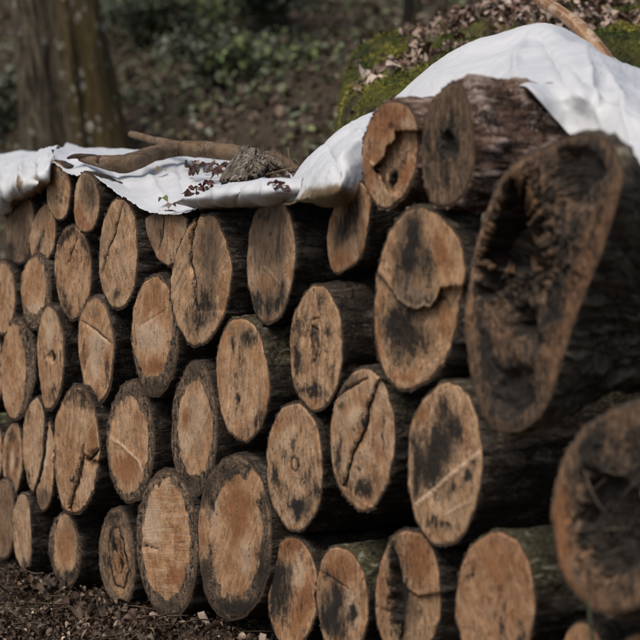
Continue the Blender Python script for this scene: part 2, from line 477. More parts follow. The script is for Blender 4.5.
    obj('cut_face', me, root)
    # --- bark
    ln = spec.get('len', 1.05); nl = 64
    kk = np.r_[0, 0.004, 0.012, np.linspace(0.025, ln, nl - 3)]
    rim_w = W[-1]                                            # outer ring of the face
    off = (at(O[:, 0], O[:, 1], np.full(nc, w0)) - ctr)
    rad = np.linalg.norm(off, axis=1).mean()
    th = np.linspace(0, 2 * np.pi, nc, endpoint=False)
    tp0, tp1 = spec.get('taper', (1.0, 0.96)); sag = spec.get('sag', 0.0)
    K = np.repeat(kk[:, None], nc, 1); TH = np.repeat(th[None, :], nl, 0)
    tk = sstep(0, spec.get('tl', ln), K)
    sc = tp0 + (tp1 - tp0) * tk
    nz = fbm(np.stack([np.cos(TH) * rad * 16, np.sin(TH) * rad * 16, K * 4.5 + sid * 7.3], -1), 12, 4, 0.55)
    ridg = 1 - np.abs(fbm(np.stack([np.cos(TH) * rad * 42, np.sin(TH) * rad * 42, K * 11 + sid * 3.3], -1), 14, 3, 0.55)) * 2
    lumps = fbm(np.stack([np.cos(TH) * 1.1, np.sin(TH) * 1.1, K * 2.2 + sid * 1.9], -1), 15, 2)
    ba = spec.get('ba', 0.007)
    dr = (nz * ba * 1.1 + ridg * ba * 0.8 + lumps * 0.008 - 0.006) * sstep(0.0, 0.05, K) + 0.002 * sstep(0, 0.006, K)
    dirn = off / np.linalg.norm(off, axis=1)[:, None]
    pl = fbm(np.stack([np.cos(TH) * rad * 34, np.sin(TH) * rad * 34, K * 13 + sid * 4.1], -1), 91, 4, 0.6)
    plate = sstep(.02, .10, pl) + .6 * sstep(.22, .28, pl)
    dr = dr + spec.get('flake', 0.002) * plate * sstep(0.0, 0.02, K)
    lip = np.clip(fbm(np.stack([np.cos(th) * rad * 70, np.sin(th) * rad * 70, th * 0 + sid], -1), 93, 3, .6), -.1, .6)
    PB = ctr + off[None] * sc[..., None] + dirn[None] * dr[..., None] + AX * K[..., None]
    PB[..., 2] += sag * tk
    PB += (np.exp(-K / .08) * DE[None])[..., None] * AX + (np.exp(-K / .05))[..., None] * (rim_w - (ctr + off + AX * DE[:, None]))[None]
    PB[0] = rim_w
    PB[1] = rim_w + dirn * (0.002 + 0.008 * lip.clip(0))[:, None] - AX * (0.010 * lip - 0.001)[:, None]
    # back end cap
    capc = PB[-1].mean(0)
    VB = np.vstack([(PB - base).reshape(-1, 3), (capc - base)[None]])
    FB = grid_faces(nl, nc, True).tolist()
    last = (nl - 1) * nc; ci = nl * nc
    FB += [[last + j, last + (j + 1) % nc, ci] for j in range(nc)]
    up = (dirn[:, 2])[None, :]
    mo = spec.get('moss', 0.0) * np.clip(up * 0.9 + 0.35, 0, 1) * np.ones_like(K)
    bc = np.stack([TH * rad, K, z0[:1, :1] * 0 + TH * 0], -1)
    bc = np.stack([np.cos(TH) * rad * 1.0 + np.sin(TH) * rad * 0.31, K, np.sin(TH) * rad], -1)
    bcv = np.vstack([bc.reshape(-1, 3), [[0, ln, 0]]]); mov = np.r_[mo.ravel(), 0]
    mb = new_mesh('bark', VB, FB, BARKS[spec.get('bark', 'g')], True, {'plate': ('FLOAT', np.r_[plate.ravel(), 0]), 'bc': ('FLOAT_VECTOR', bcv), 'moss': ('FLOAT', mov)})
    obj('bark', mb, root)
    return root

L = []
def log(label, e=None, **kw):
    kw['label'] = label; kw['id'] = len(L) + 1
    if e: kw['e'] = e
    L.append(kw)

# measured outlines: top, right, bottom, left
log('shaded log half covered by the hanging left end of the tarp', ((18,188),(35,222),(19,264),(5,225)), w=.0, rim=.08, all={'g':.35}, sp=[('g',18,220,11,28,0,.5),('d',12,250,4,9),('d',27,253,4,9),('o',22,215,5,20,0,.4)])  # even grey paints the tarp's shade over this face
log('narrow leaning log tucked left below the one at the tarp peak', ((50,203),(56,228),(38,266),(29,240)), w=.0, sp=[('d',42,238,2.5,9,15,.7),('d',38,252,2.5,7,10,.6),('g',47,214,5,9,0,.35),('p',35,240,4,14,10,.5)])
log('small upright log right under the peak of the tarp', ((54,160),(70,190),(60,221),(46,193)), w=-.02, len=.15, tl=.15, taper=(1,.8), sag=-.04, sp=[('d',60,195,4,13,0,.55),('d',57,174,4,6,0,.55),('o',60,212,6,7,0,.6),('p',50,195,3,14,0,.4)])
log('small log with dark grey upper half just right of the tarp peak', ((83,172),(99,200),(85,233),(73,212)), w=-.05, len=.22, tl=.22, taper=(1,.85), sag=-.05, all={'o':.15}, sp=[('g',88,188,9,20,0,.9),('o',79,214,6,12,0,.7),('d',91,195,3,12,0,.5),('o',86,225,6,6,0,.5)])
log('oval log with a short slanting crack and dark flecks round its top', ((72,224),(91,270),(73,321),(54,268)), w=-.01, big=1, rim=.06, cr=[([(77,238),(73,250),(69,262)],0.7,.008,.8)], sp=[('d',64,237,4,9,30,.75),('d',84,246,3,8,-15,.7),('d',73,231,4,4,0,.6),('o',74,258,12,12,0,.45),('p',73,284,11,18,0,.4),('d',62,297,3,14,-10,.6),('d',69,312,3,6,0,.7),('d',80,312,4,5,0,.4)])
log('tall pale oval log with one long crack running down its left side', ((121,197),(138,252),(117,310),(98,264)), w=-.03, big=2, all={'g':.22}, cr=[([(123,203),(117,222),(111,242),(104,262),(101,274)],0.75,.012,1.2)], sp=[('d',117,296,2.5,6,0,.8),('d',117,250,2,5,0,.5),('p',122,262,7,38,0,.35),('p',108,290,5,14,-15,.3),('d',126,215,2,6,20,.3),('g',105,245,4,22,8,.3)])
log('grooved shaded log touching the tarp edge beside the tall pale one', ((165,211),(187,220),(169,267),(145,220)), w=-.02, len=.4, tl=.4, taper=(1,.85), sag=-.05, k=.86, all={'g':.4}, cr=[([(164,205),(162,230),(159,252)],0.9,.012,1.2)], sp=[('g',155,228,9,24,0,.4),('o',178,232,6,18,0,.4),('o',170,258,6,6,0,.3)])
log('split log with a separate left strip and a ragged crack beside it', ((207,213),(231,268),(195,347),(170,290)), w=-.04, big=2, k=.92, bk=.035, cr=[([(198,214),(191,238),(189,262),(194,282),(192,297),(197,312)],1.1,.02,1.3)],
    cav=[([(198,205),(191,240),(190,262),(195,283),(193,297),(198,312),(235,312),(240,205)],.010,1.0,.002)],
    sp=[('g',209,250,13,38,0,.95),('g',180,250,9,40,0,.35),('d',204,300,7,10,0,.8),('d',199,322,5,10,0,.9),('d',188,316,3,9,0,.5),('p',180,322,6,13,0,.4),('o',223,298,5,26,0,.6),('p',207,333,8,6,0,.4),('d',214,312,4,8,0,.5)])
log('leftmost log of the third row cut off by the left photo edge', ((2,260),(16,292),(3,336),(-13,300)), w=0, rim=.12, sp=[('o',2,300,9,25,0,.4)])
log('log with an orange heart and a pale lower lip over peeling dark bark', ((37,254),(51,287),(33,331),(20,288)), w=-.01, heart=(34,286,12.5,27), sp=[('o',35,283,11,16,0,.55),('p',33,309,9,5,-20,.9)], bk=.06)
log('sliver of a log at the left photo edge beside the brown ringed one', ((-7,424),(3,452),(-7,484),(-17,452)), w=.03)
log('sliver of a log at the left photo edge between two others', ((-9,331),(3,366),(-10,412),(-22,370)), w=.03)
log('oval log with fluted bottom and black speckled bark on its right', ((15,317),(35,365),(13,421),(0,368)), w=0, heart=(13,370,12,46), sp=[('o',10,365,8,28,0,.4),('p',17,352,3,26,0,.4),('p',12,400,4,14,0,.4)], cr=[([(13,421),(13,405)],1,.01,.5)])
log('slim log with a pale wedge and a small dark knot hole', ((48,303),(64,358),(48,411),(37,346)), w=-.02, rim=.07, cr=[([(51,353),(51,361)],2.2,.03,1.2)], sp=[('p',50,330,3.5,25,0,.95),('o',44,372,5,26,0,.5),('o',57,375,4,14,0,.4),('d',53,396,8,8,0,.7),('d',61,350,2,25,0,.5),('d',40,345,2,12,0,.3)])
log('oval log with a cream streak below a thin diagonal scratch', ((95,296),(114,347),(97,406),(77,340)), w=-.02, rim=.09, cr=[([(82,321),(97,331),(112,344)],.9,.01,.8)], sp=[('p',101,341,9,7,35,.9),('p',94,358,5,24,0,.85),('o',108,358,5,20,0,.6),('d',107,373,2,12,0,.8),('d',84,352,2,14,0,.45),('g',92,311,9,9,0,.55),('o',95,318,9,8,0,.4),('g',95,397,9,7,0,.5)])
log('oval log with a broad cream band across its orange heart', ((156,274),(178,333),(154,398),(131,331)), w=-.03, heart=(152,326,20,51), cr=[([(139,326),(152,319),(168,308)],.7,.006,.4)], sp=[('o',153,303,16,18,0,.65),('p',151,336,16,17,-15,1.0),('o',154,367,13,10,-15,.85),('d',154,388,14,6,0,.6),('d',134,345,3,18,0,.5),('d',171,365,4,14,10,.4)])
log('small log with a dark brown oval ring at the left edge', ((15,422),(22,456),(12,497),(2,460)), w=.02, all={'g':.1}, sp=[('o',12,458,6,27,3,1.2),('d',13,436,3,7,0,.6),('d',8,462,1.3,20,2,.6),('d',17,462,1.3,18,2,.5),('p',12.5,461,2.4,14,2,.9),('p',4,470,2,12,0,.5)])
log('left half of a log split lengthwise by a wide dark gap', ((36,396),(44,424),(32,493),(22,440)), w=-.01, k=.85, sp=[('d',28,479,4,12,0,.7),('d',26,415,3,12,0,.45),('p',34,440,5,25,5,.4),('d',41,440,2,25,4,.5)])
log('right half of a split log with a smooth pale wedge', ((47,418),(54,466),(43,512),(35,482)), w=.0, k=.9, sp=[('p',45,452,4,24,5,1.0),('g',43,497,8,11,0,.95)])
log('large weathered log with a deep slanting crack and torn lower right', ((76,385),(99,448),(72,516),(53,450)), w=-.04, big=2, rim=.05, cr=[([(83,446),(80,460),(76,478),(69,505)],1.1,.02,1.4),([(88,460),(96,450)],2.0,.03,1.1)],
    cav=[([(83,452),(77,478),(69,508),(74,520),(105,510),(105,462),(92,460)],.012,1.5,.006)],
    sp=[('d',70,396,13,7,-20,.75),('d',86,402,5,12,-25,.6),('p',78,418,11,18,0,.4),('o',68,455,9,30,0,.5),('o',92,438,4,12,0,.8),('p',87,484,8,18,20,.6),('d',55,465,2,20,0,.6),('d',72,478,1.6,2,30,1.2),('m',82,508,7,4,0,1),('d',84,509,8,4,-20,.5)])
log('oval log with a pale diagonal scratch across its reddish lower half', ((133,380),(154,440),(129,504),(106,441)), w=-.02, heart=(129,445,19,47), ridge=[([(111,437),(126,449),(139,462),(143,473)],1.0,.003,1.6)], sp=[('o',127,468,15,16,0,.9),('p',126,424,13,18,0,.4),('o',140,430,5,25,0,.4),('d',131,393,14,8,0,.4)])
log('oval log with cream heart and dark speckled rim beside the scratched one', ((197,360),(217,429),(193,497),(170,430)), w=-.03, heart=(195,428,16.5,47), sp=[('p',198,414,9,25,0,.6),('o',186,418,4,12,0,.8),('o',208,428,4,24,0,.55),('p',184,440,7,12,0,.7),('d',192,486,12,8,0,.5),('d',196,370,8,9,0,.5)])
log('grey log standing on the ground at the left photo edge', ((5,478),(15,518),(3,560),(-12,520)), w=.01, all={'g':.75})
log('narrow tan bottom log with its rough bark side showing widely', ((22,493),(32,530),(26,572),(12,524)), w=-.02, sp=[('o',22,535,5,20,0,.5),('d',27,564,6,6,0,.9),('p',19,512,4,14,0,.4),('d',14,530,1.5,16,0,.4)])
log('small bottom log with reddish heart and black mouldy foot', ((63,512),(80,550),(67,587),(48,545)), w=.0, heart=(65,546,11.5,31), sp=[('o',66,545,9,22,0,.75),('d',66,576,11,6,0,.8),('d',51,560,3,14,0,.6)])
log('rotten grey bottom log with a dark brown spongy core', ((117,507),(135,562),(122,607),(98,550)), w=.01, rim=.26, ra=.6, all={'g':.5}, rough=.004, cr=[([(108,545),(112,528),(118,527),(124,545),(128,570),(124,588),(116,585),(109,562),(108,545)],1.6,.003,.75),([(104,548),(108,520),(117,516),(127,530),(132,562),(127,592),(116,598),(106,575),(103,550)],1.1,.002,.5),([(112,552),(114,538),(119,540),(122,556),(122,572),(117,574),(112,560),(112,552)],1.2,.002,.6),([(114,545),(115,552)],1.6,.01,1),([(120,560),(121,568)],1.6,.01,1)], sp=[('o',118,560,9,33,-8,.8),('g',117,560,8,30,-8,-.2),('d',113,540,3,8,0,.7),('d',106,565,3,14,-8,.5),('p',120,577,4,7,0,.4),('d',112,518,8,6,0,.6)])
log('large bottom log with fine saw marks and a pale left side', ((166,469),(198,546),(171,617),(135,535)), w=-.04, heart=(166,539,23,58), sawdir=8, sawamp=.0013, cr=[([(136,543),(146,546),(157,549)],.9,.012,.9)], sp=[('p',152,522,10,28,0,.95),('o',178,577,12,11,0,.85),('o',175,545,9,20,0,.35),('p',166,485,2,12,0,.7),('d',170,604,16,8,0,.5),('d',192,585,5,10,0,.5)])
log('biggest bottom log with smooth tan heart inside a black blotched rim', ((233,455),(272,538),(231,622),(197,535)), w=-.05, heart=(236,538,24.5,60), bk=.03, big=1, sp=[('o',238,510,13,28,0,.95),('p',246,555,7,26,0,.7),('p',216,515,5,35,0,.6),('r',203,533,6,22,0,-1.2),('r',254,486,9,10,0,-.9),('o',203,530,6,20,0,.6),('d',236,608,22,10,0,.9),('d',262,570,7,26,0,.8),('d',206,575,6,18,0,.7),('d',228,472,11,9,0,.6),('d',208,490,5,14,20,.6)])
log('log with mossy bark and a black blot near its upper right', ((239,316),(269,382),(244,443),(215,376)), w=-.04, bk=.035, moss=.75, cr=[([(237,395),(239,402)],1.4,.01,.8)], sp=[('d',248,337,6.5,7,40,1.1),('d',232,340,2,10,0,.85),('d',237,392,2.5,16,0,.55),('d',259,418,4,12,15,.8),('d',221,424,4,10,-15,.7),('d',244,432,7,5,0,.4),('o',219,372,4,40,0,.5),('o',262,390,4,30,0,.4),('g',244,382,3,40,0,.4),('p',230,370,6,25,0,.3),('d',240,360,2,12,0,.4)])
log('log with dark weathered top hanging under the folded tarp hem', ((272,196),(295,250),(267,323),(246,262)), w=-.02, bk=.035, ridge=[([(264,267),(272,274),(279,284)],1,.003,.8)], sp=[('g',268,238,20,34,0,1.1),('d',279,246,2,13,0,.8),('d',265,216,8,4,-20,.7),('d',270,236,3,3,0,.6),('o',266,286,11,11,0,.8),('d',257,304,5,11,-10,1.0),('d',276,304,6,9,15,1.0),('d',267,306,2,10,0,.7),('o',268,318,7,4,0,.8),('d',282,290,3,8,0,.8),('o',291,255,3,40,0,.6)])  # large grey spot paints the hem's shade onto the log top
log('log with black concentric rot cracks round its centre', ((318,284),(342,344),(315,412),(289,353)), w=-.04, bk=.035, big=1, moss=.35, cr=[([(311,356),(309,340),(312,326),(317,330),(318,346),(314,362),(311,356)],.9,.01,.8),([(306,352),(305,336),(311,320),(318,318),(322,335),(321,352),(316,370)],.8,.007,.6)],
    sp=[('d',314,342,2.4,14,0,.7),('d',297,358,2.6,14,0,1.0),('d',312,391,8,6,0,1.1),('d',328,332,3,6,0,.8),('d',300,324,4,9,20,.55),('d',320,302,3,9,0,.55),('d',333,372,2.5,9,0,.5),('o',293,350,3,35,0,.5),('o',314,404,10,5,0,.6),('p',306,385,6,14,0,.3)])
log('log with small eye shaped pith and a black blot at its foot', ((294,403),(323,466),(297,532),(265,462)), w=-.04, bk=.03, big=1, cr=[([(291,462),(293,457),(297,459),(298,466),(295,471),(291,468),(291,462)],.9,.006,.8)],
    sp=[('d',276,477,3.6,13,-12,.9),('d',297,507,8.5,6,0,1.0),('d',298,515,4,7,0,.9),('d',316,490,5,9,15,.75),('d',294,447,2.6,5,10,.7),('d',310,470,2,9,0,.5),('p',290,440,12,22,0,.45),('o',280,422,10,11,0,.6),('o',297,526,9,4,0,.5),('d',303,480,4,8,0,.4),('d',284,455,2,8,0,.4)])
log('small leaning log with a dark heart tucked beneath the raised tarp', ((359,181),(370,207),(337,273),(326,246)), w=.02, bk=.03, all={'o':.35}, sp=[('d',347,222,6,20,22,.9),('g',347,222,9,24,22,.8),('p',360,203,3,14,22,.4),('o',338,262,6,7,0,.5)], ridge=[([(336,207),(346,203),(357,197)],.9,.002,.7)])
log('orange log with a broken ledge across its face, top row', ((396,100),(419,140),(384,209),(361,161)), w=-.06, big=1, bk=.05, bark='r', ba=.009, flake=.005, all={'o':.25},
    cav=[([(421,131),(406,131),(395,131),(395,140),(388,145),(384,157),(378,164),(374,169),(381,178),(388,192),(396,196),(410,180),(425,150)],.024,1.6,.007),([(391,176),(397,172),(398,180),(394,188),(390,186)],.03,2,0)],
    ridge=[([(372,162),(376,167),(381,170)],1.4,.006,.8)],
    sp=[('o',388,120,24,18,0,.7),('o',370,170,8,30,10,.6),('p',408,123,8,7,0,.7),('d',391,127,5,3,0,.4),('p',395,162,9,18,25,.4),('g',398,150,10,16,20,.45),('d',394,180,4,8,15,1.1),('d',378,168,5,3,0,.7),('o',405,172,8,16,20,.7)])
log('grey weathered log with reddish flaking bark and small central hollow', ((457,82),(473,152),(441,209),(420,158)), w=-.08, big=1, bk=.05, bark='r', ba=.014, flake=.007, all={'g':1.1,'d':.20,'o':.2}, rough=.004, len=1.1, taper=(1.0,.85), tl=.6, sag=-.03,
    cav=[([(441,134),(449,130),(455,140),(456,152),(449,160),(442,152)],.022,4,.004)], sp=[('d',448,146,8,13,0,1.3),('d',452,118,3,14,0,.5),('d',446,180,5,10,0,.5),('g',440,195,8,12,0,-.5),('o',436,190,6,14,0,.5),('d',430,150,3,20,0,.4)])
log('big log with a torn pale plate overhanging its blackened lower half', ((418,206),(464,268),(405,391),(372,322)), w=-.07, big=2, bk=.035, moss=.6, rough=.003,
    cav=[([(366,262),(380,275),(392,290),(400,300),(410,308),(418,310),(424,306),(430,308),(437,298),(441,288),(452,287),(475,287),(475,400),(366,400)],.020,1.2,.006)],
    ridge=[([(398,299),(410,307),(418,309),(430,306),(437,297)],2,.002,.7)],
    sp=[('d',412,240,6,26,5,1.2),('d',404,264,7,14,20,.9),('g',408,245,14,30,0,.7),('o',441,250,9,24,-10,.95),('o',394,250,7,18,20,.6),('d',429,268,6,14,0,.85),('p',418,300,17,9,0,1.0),('p',403,288,9,9,30,.6),('d',399,322,14,16,0,1.0),('d',418,342,11,14,0,.8),('d',398,350,8,14,0,.55),('p',430,365,8,14,20,.4),('o',412,372,8,10,0,.5),('o',446,322,10,20,0,.7),('o',378,335,4,45,0,.8),('o',400,378,14,8,0,.6),('d',436,300,16,5,0,.8)])
log('log split by a dark diagonal crack with a flap at its top', ((365,367),(394,430),(363,511),(329,441)), w=-.05, big=2, bk=.03, moss=.5, cr=[([(377,382),(372,396),(366,408),(365,422),(360,438),(351,455),(344,482)],1.3,.02,1.5),([(331,402),(343,391),(356,384),(366,378)],1.2,.012,.8)],
    cav=[([(379,378),(366,408),(365,422),(360,438),(351,455),(343,486),(380,515),(402,440),(398,390)],.012,1.2,.002)],
    sp=[('g',345,384,15,7,-28,1.2),('d',363,423,2,7,0,.8),('d',340,440,2.5,11,0,.85),('d',338,463,3,13,-10,.9),('d',342,406,3,6,-30,.8),('d',355,425,3,6,30,.5),('d',362,488,10,8,0,1.2),('d',383,434,2.6,14,0,.6),('o',379,452,8,20,0,.6),('p',352,420,9,20,15,.5),('d',358,467,2.4,2,0,1.0),('d',374,440,2,8,0,.7),('o',363,505,8,4,0,.4)])
log('log with a black mottled face crossed by a pale diagonal ridge', ((450,381),(482,460),(440,546),(406,462)), w=-.06, big=1, bk=.03, moss=.45, ridge=[([(417,504),(428,494),(440,485),(458,470),(479,452)],1.6,.006,1.2),([(446,515),(460,506),(478,500)],1.2,.002,.5)],
    cav=[([(417,505),(440,486),(480,453),(490,440),(490,360),(400,360),(400,510)],.010,1.5,.004)],
    sp=[('d',438,446,11,18,0,1.0),('d',430,472,10,16,0,.8),('d',455,428,7,14,0,.8),('o',421,414,9,14,20,.8),('p',450,502,13,13,0,.4),('d',440,523,12,5,0,.75),('o',465,432,6,25,0,.7),('d',416,468,4,26,0,.8),('d',469,476,3,4,0,1.1),('d',452,490,3,8,20,.7),('o',436,535,14,7,0,.5),('d',444,408,4,10,0,.6),('d',472,460,3,5,0,.8)])
hollow_poly = [(536,148),(552,142),(575,133),(596,134),(611,146),(621,172),(617,200),(609,228),(600,258),(588,284),(577,312),(568,338),(560,366),(549,396),(537,418),(520,431),(504,432),(489,424),(478,404),(471,374),(466,345),(463,318),(467,292),(472,262),(479,232),(487,204),(500,178),(516,160)]
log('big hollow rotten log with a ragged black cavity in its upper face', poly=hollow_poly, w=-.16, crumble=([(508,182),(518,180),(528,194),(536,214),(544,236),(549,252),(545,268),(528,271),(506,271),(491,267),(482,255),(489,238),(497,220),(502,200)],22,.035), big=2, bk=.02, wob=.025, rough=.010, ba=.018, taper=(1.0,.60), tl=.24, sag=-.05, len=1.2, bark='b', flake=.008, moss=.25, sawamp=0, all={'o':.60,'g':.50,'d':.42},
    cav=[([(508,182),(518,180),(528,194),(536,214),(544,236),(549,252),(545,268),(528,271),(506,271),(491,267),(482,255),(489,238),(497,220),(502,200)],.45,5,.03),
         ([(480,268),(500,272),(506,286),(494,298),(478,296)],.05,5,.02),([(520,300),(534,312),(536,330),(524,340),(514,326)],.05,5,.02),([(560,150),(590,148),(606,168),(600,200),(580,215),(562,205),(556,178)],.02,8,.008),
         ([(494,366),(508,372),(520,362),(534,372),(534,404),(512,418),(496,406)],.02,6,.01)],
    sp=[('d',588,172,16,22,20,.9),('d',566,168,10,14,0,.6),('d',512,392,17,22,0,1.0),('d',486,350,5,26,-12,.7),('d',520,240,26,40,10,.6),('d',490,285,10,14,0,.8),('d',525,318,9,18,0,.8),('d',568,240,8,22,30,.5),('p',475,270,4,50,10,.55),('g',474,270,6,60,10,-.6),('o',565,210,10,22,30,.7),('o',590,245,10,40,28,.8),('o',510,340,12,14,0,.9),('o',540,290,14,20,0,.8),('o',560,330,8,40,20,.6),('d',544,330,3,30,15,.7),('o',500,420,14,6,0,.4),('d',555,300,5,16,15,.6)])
log('dark blurred log with straw on its blackened face at the right edge', ((641,404),(700,478),(606,614),(552,514)), w=-.24, big=2, bk=.03, rough=.012, ba=.014, bark='b', sawamp=0, all={'g':.45,'o':.6,'d':.25}, moss=.5,
    cav=[([(590,470),(625,480),(660,520),(650,560),(612,580),(585,560),(574,520)],.04,10,.02)],
    sp=[('d',618,520,26,46,-8,1.0),('d',600,480,8,24,25,.7),('d',640,470,10,30,15,.7),('p',578,500,3,16,30,.5),('p',600,548,3,14,70,.6),('p',622,500,3,14,40,.5),('d',590,450,9,24,20,.8),('o',562,530,7,35,0,1.0),('g',562,540,8,50,0,-.7),('o',585,590,14,10,30,.8),('p',616,470,5,22,30,.5),('p',575,575,5,16,-30,.6),('d',640,440,20,20,0,.4),('o',630,440,16,16,0,.5)])
log('bottom row log with grey streaks left of the twin pressed against it', ((291,536),(318,588),(290,648),(266,592)), w=-.03, big=1, bk=.035, all={'o':.2}, sp=[('d',275,588,4,28,8,.75),('d',283,600,7,20,8,.75),('p',297,574,9,15,0,.8),('o',304,602,7,24,15,.9),('o',291,544,13,7,0,.9),('d',281,575,7,5,-30,.5),('d',300,560,2,4,0,.3),('g',285,585,8,20,0,.4)])
log('bottom row log with two black spots and reddish top between its neighbours', ((338,546),(368,602),(345,664),(315,590)), w=-.05, big=1, bk=.035, moss=.8, all={'o':.2}, cr=[([(319,571),(334,579),(350,590)],.9,.006,.6)], sp=[('d',337,598,4.5,13,0,1.15),('d',330,622,9,18,-15,.9),('d',353,613,3,6,0,1.1),('o',341,569,15,14,0,.95),('p',352,607,8,22,-10,.75),('d',327,574,2.4,5,0,.8),('g',325,605,5,20,0,.5),('d',345,628,6,10,0,.4)])
log('bottom row log with a long black vertical slot through its face', ((409,529),(441,592),(405,664),(374,600)), w=-.06, big=1, bk=.035, all={'o':.2}, cr=[([(376,606),(386,611),(396,616)],.8,.006,.7)],
    cav=[([(392,548),(398,560),(401,580),(408,590),(404,620),(392,628),(388,600),(390,570)],.035,3,.0),([(404,588),(420,596),(442,592),(442,670),(395,670),(403,620)],.010,1.6,.002)],
    sp=[('d',398,598,7,28,0,1.3),('d',393,553,4,14,0,.9),('o',418,560,13,24,-10,.9),('p',402,572,3,11,-15,.9),('g',412,615,12,16,0,.6),('p',413,630,14,12,0,.4),('o',381,590,5,30,0,.5)])  # first dark spot paints shade into the slot
log('broad plain orange bottom log with green mossy bark', ((497,531),(535,602),(495,676),(454,604)), w=-.10, big=1, bk=.03, moss=.85, all={'o':.5}, sp=[('d',471,577,6,2.5,-20,.55),('d',503,620,3,16,0,.5),('d',521,640,4,14,0,.6),('g',510,560,10,12,0,.3),('p',480,620,10,20,0,.3),('o',500,560,20,20,0,.3)])
log('small orange log top just showing at the bottom photo edge', ((579,622),(606,676),(582,730),(558,676)), w=-.14, bk=.035, all={'o':.6})
log('log in the bottom right corner mostly outside the photo', ((640,633),(672,690),(640,745),(607,690)), w=-.16, bk=.035, all={'o':.6})

hollow_root = None
for sp_ in L:
    r_ = make_log(sp_)
    if 'crumble' in sp_: hollow_root = r_

# torn splinters standing round the cavity of the hollow log
M_SPL = mat_simple('rotten_splinter', (0.035, 0.021, 0.012), (0.15, 0.085, 0.042), scale=60)
HC = [(508,182),(518,180),(528,194),(536,214),(544,236),(549,252),(545,268),(528,271),(506,271),(491,267),(482,255),(489,238),(497,220),(502,200)]
rs_ = random.Random(5)
hb = np.array(hollow_root.location)
for k in range(34):
    i = rs_.randrange(len(HC)); f = rs_.random(); a, b = HC[i], HC[(i + 1) % len(HC)]
    x = a[0] + (b[0] - a[0]) * f; y = a[1] + (b[1] - a[1]) * f
    dx, dy = 518 - x, 232 - y; l = math.hypot(dx, dy); sl = rs_.uniform(4, 13)
    q = [(x - dx / l * 5, y - dy / l * 5 - 3, -.165), (x, y, -.16), (x + dx / l * sl * .6, y + dy / l * sl * .5 + 3, -.13), (x + dx / l * sl, y + dy / l * sl + rs_.uniform(-5, 8), -.09)]
    q = np.array(q); r0 = rs_.uniform(.003, .0075)
    tube_obj('splinter', at(q[:, 0], q[:, 1], q[:, 2]), [r0, r0 * 1.2, r0 * .8, r0 * .2], M_SPL, hollow_root, hb, rough=.4, nc=7, sub=4, seed=500 + k)

M_TWIG = mat_simple('dry_twig', (0.04, 0.028, 0.018), (0.13, 0.095, 0.065))
# ------------------------------------------------------------------ ground
bot = [(-200,500),(26,573),(67,588),(122,608),(171,618),(231,624),(290,650),(345,666),(405,668),(495,680),(582,732),(640,746),(900,860)]
bw = at(np.array([b[0] for b in bot]), np.array([b[1] for b in bot]), np.zeros(len(bot)))
BU = (bw - P0) @ DU; BZ = bw[:, 2] - 0.012
def uw(X, Y):
    dx = np.asarray(X, float); dy = np.asarray(Y, float) - P0[1]
    return dx * DU[0] + dy * DU[1], dx * AX[0] + dy * AX[1]
def gz(X, Y):
    X = np.asarray(X, float); Y = np.asarray(Y, float)
    u, w = uw(X, Y)
    zf = np.interp(u, BU, BZ)
    far = sstep(3, 10, np.abs(u)); zf = zf * (1 - far) + far * 0.02
    zf = zf - 0.05 * np.clip(-w - 0.3, 0, 4)
    rise = sstep(1.0, 2.5, w) * 1.2 + np.clip(w - 2.0, 0, 100) * 0.24
    p = np.stack([X, Y, np.zeros_like(X)], -1)
    nz = 0.30 * fbm(p * 0.55, 41, 3) * sstep(1.2, 3, w) + 0.035 * fbm(p * 3.0, 42, 3)
    return zf + rise + nz * (0.35 + 0.65 * sstep(0.0, 1.5, np.abs(w)))

def mat_soil():
    t = NT('forest_soil', 0.95); v = t.objco()
    n = t.noise(v, 6, 6, 0.65); n2 = t.noise(v, 55, 5, 0.7)
    c = t.mix(t.sm(n2, 0.35, 0.7), (0.03, 0.023, 0.015), (0.12, 0.085, 0.055))
    c = t.mix(t.sm(n, 0.5, 0.7, 0, 0.6), c, (0.022, 0.028, 0.012))
    t.base(c); t.bump(n2, 0.8, 0.03)
    return t.m
xs = np.unique(np.r_[np.linspace(-60, -6, 28), np.linspace(-6, 6, 150), np.linspace(6, 60, 28)])
ys = np.unique(np.r_[np.linspace(-20, 5, 26), np.linspace(5, 24, 240), np.linspace(24, 110, 50)])
GX, GY = np.meshgrid(xs, ys)
GZ = gz(GX, GY)
gme = new_mesh('ground', np.stack([GX, GY, GZ], -1).reshape(-1, 3), grid_faces(len(ys), len(xs)), mat_soil())
ground = tag(obj('ground', gme), 'forest floor of dark soil rising behind the log stack', kind='structure')

# ------------------------------------------------------------------ leaves
def leaf_shape(kind):
    """small leaf lying in xy, length 1 along x, folded and curled"""
    if kind == 3: return np.array([(-.5, -.12, 0), (.5, 0, .1), (-.5, .12, 0), (-.6, 0, .15)]), [(0, 1, 2, 3)]
    n = 5
    if kind == 0: wid = [0.02, 0.26, 0.32, 0.2, 0.0]
    elif kind == 1: wid = [0.05, 0.38, 0.42, 0.3, 0.02]
    else: wid = [0.02, 0.15, 0.2, 0.14, 0.0]
    V = []; F = []
    for i in range(n):
        x = i / (n - 1) - 0.5
        cz = 0.22 * math.sin(i * 0.9 + kind)
        V += [(x, -wid[i], cz + wid[i] * 0.55), (x, 0, cz), (x, wid[i], cz + wid[i] * 0.4)]
    for i in range(n - 1):
        a = i * 3
        F += [(a, a + 3, a + 4, a + 1), (a + 1, a + 4, a + 5, a + 2)]
    return np.array(V), F

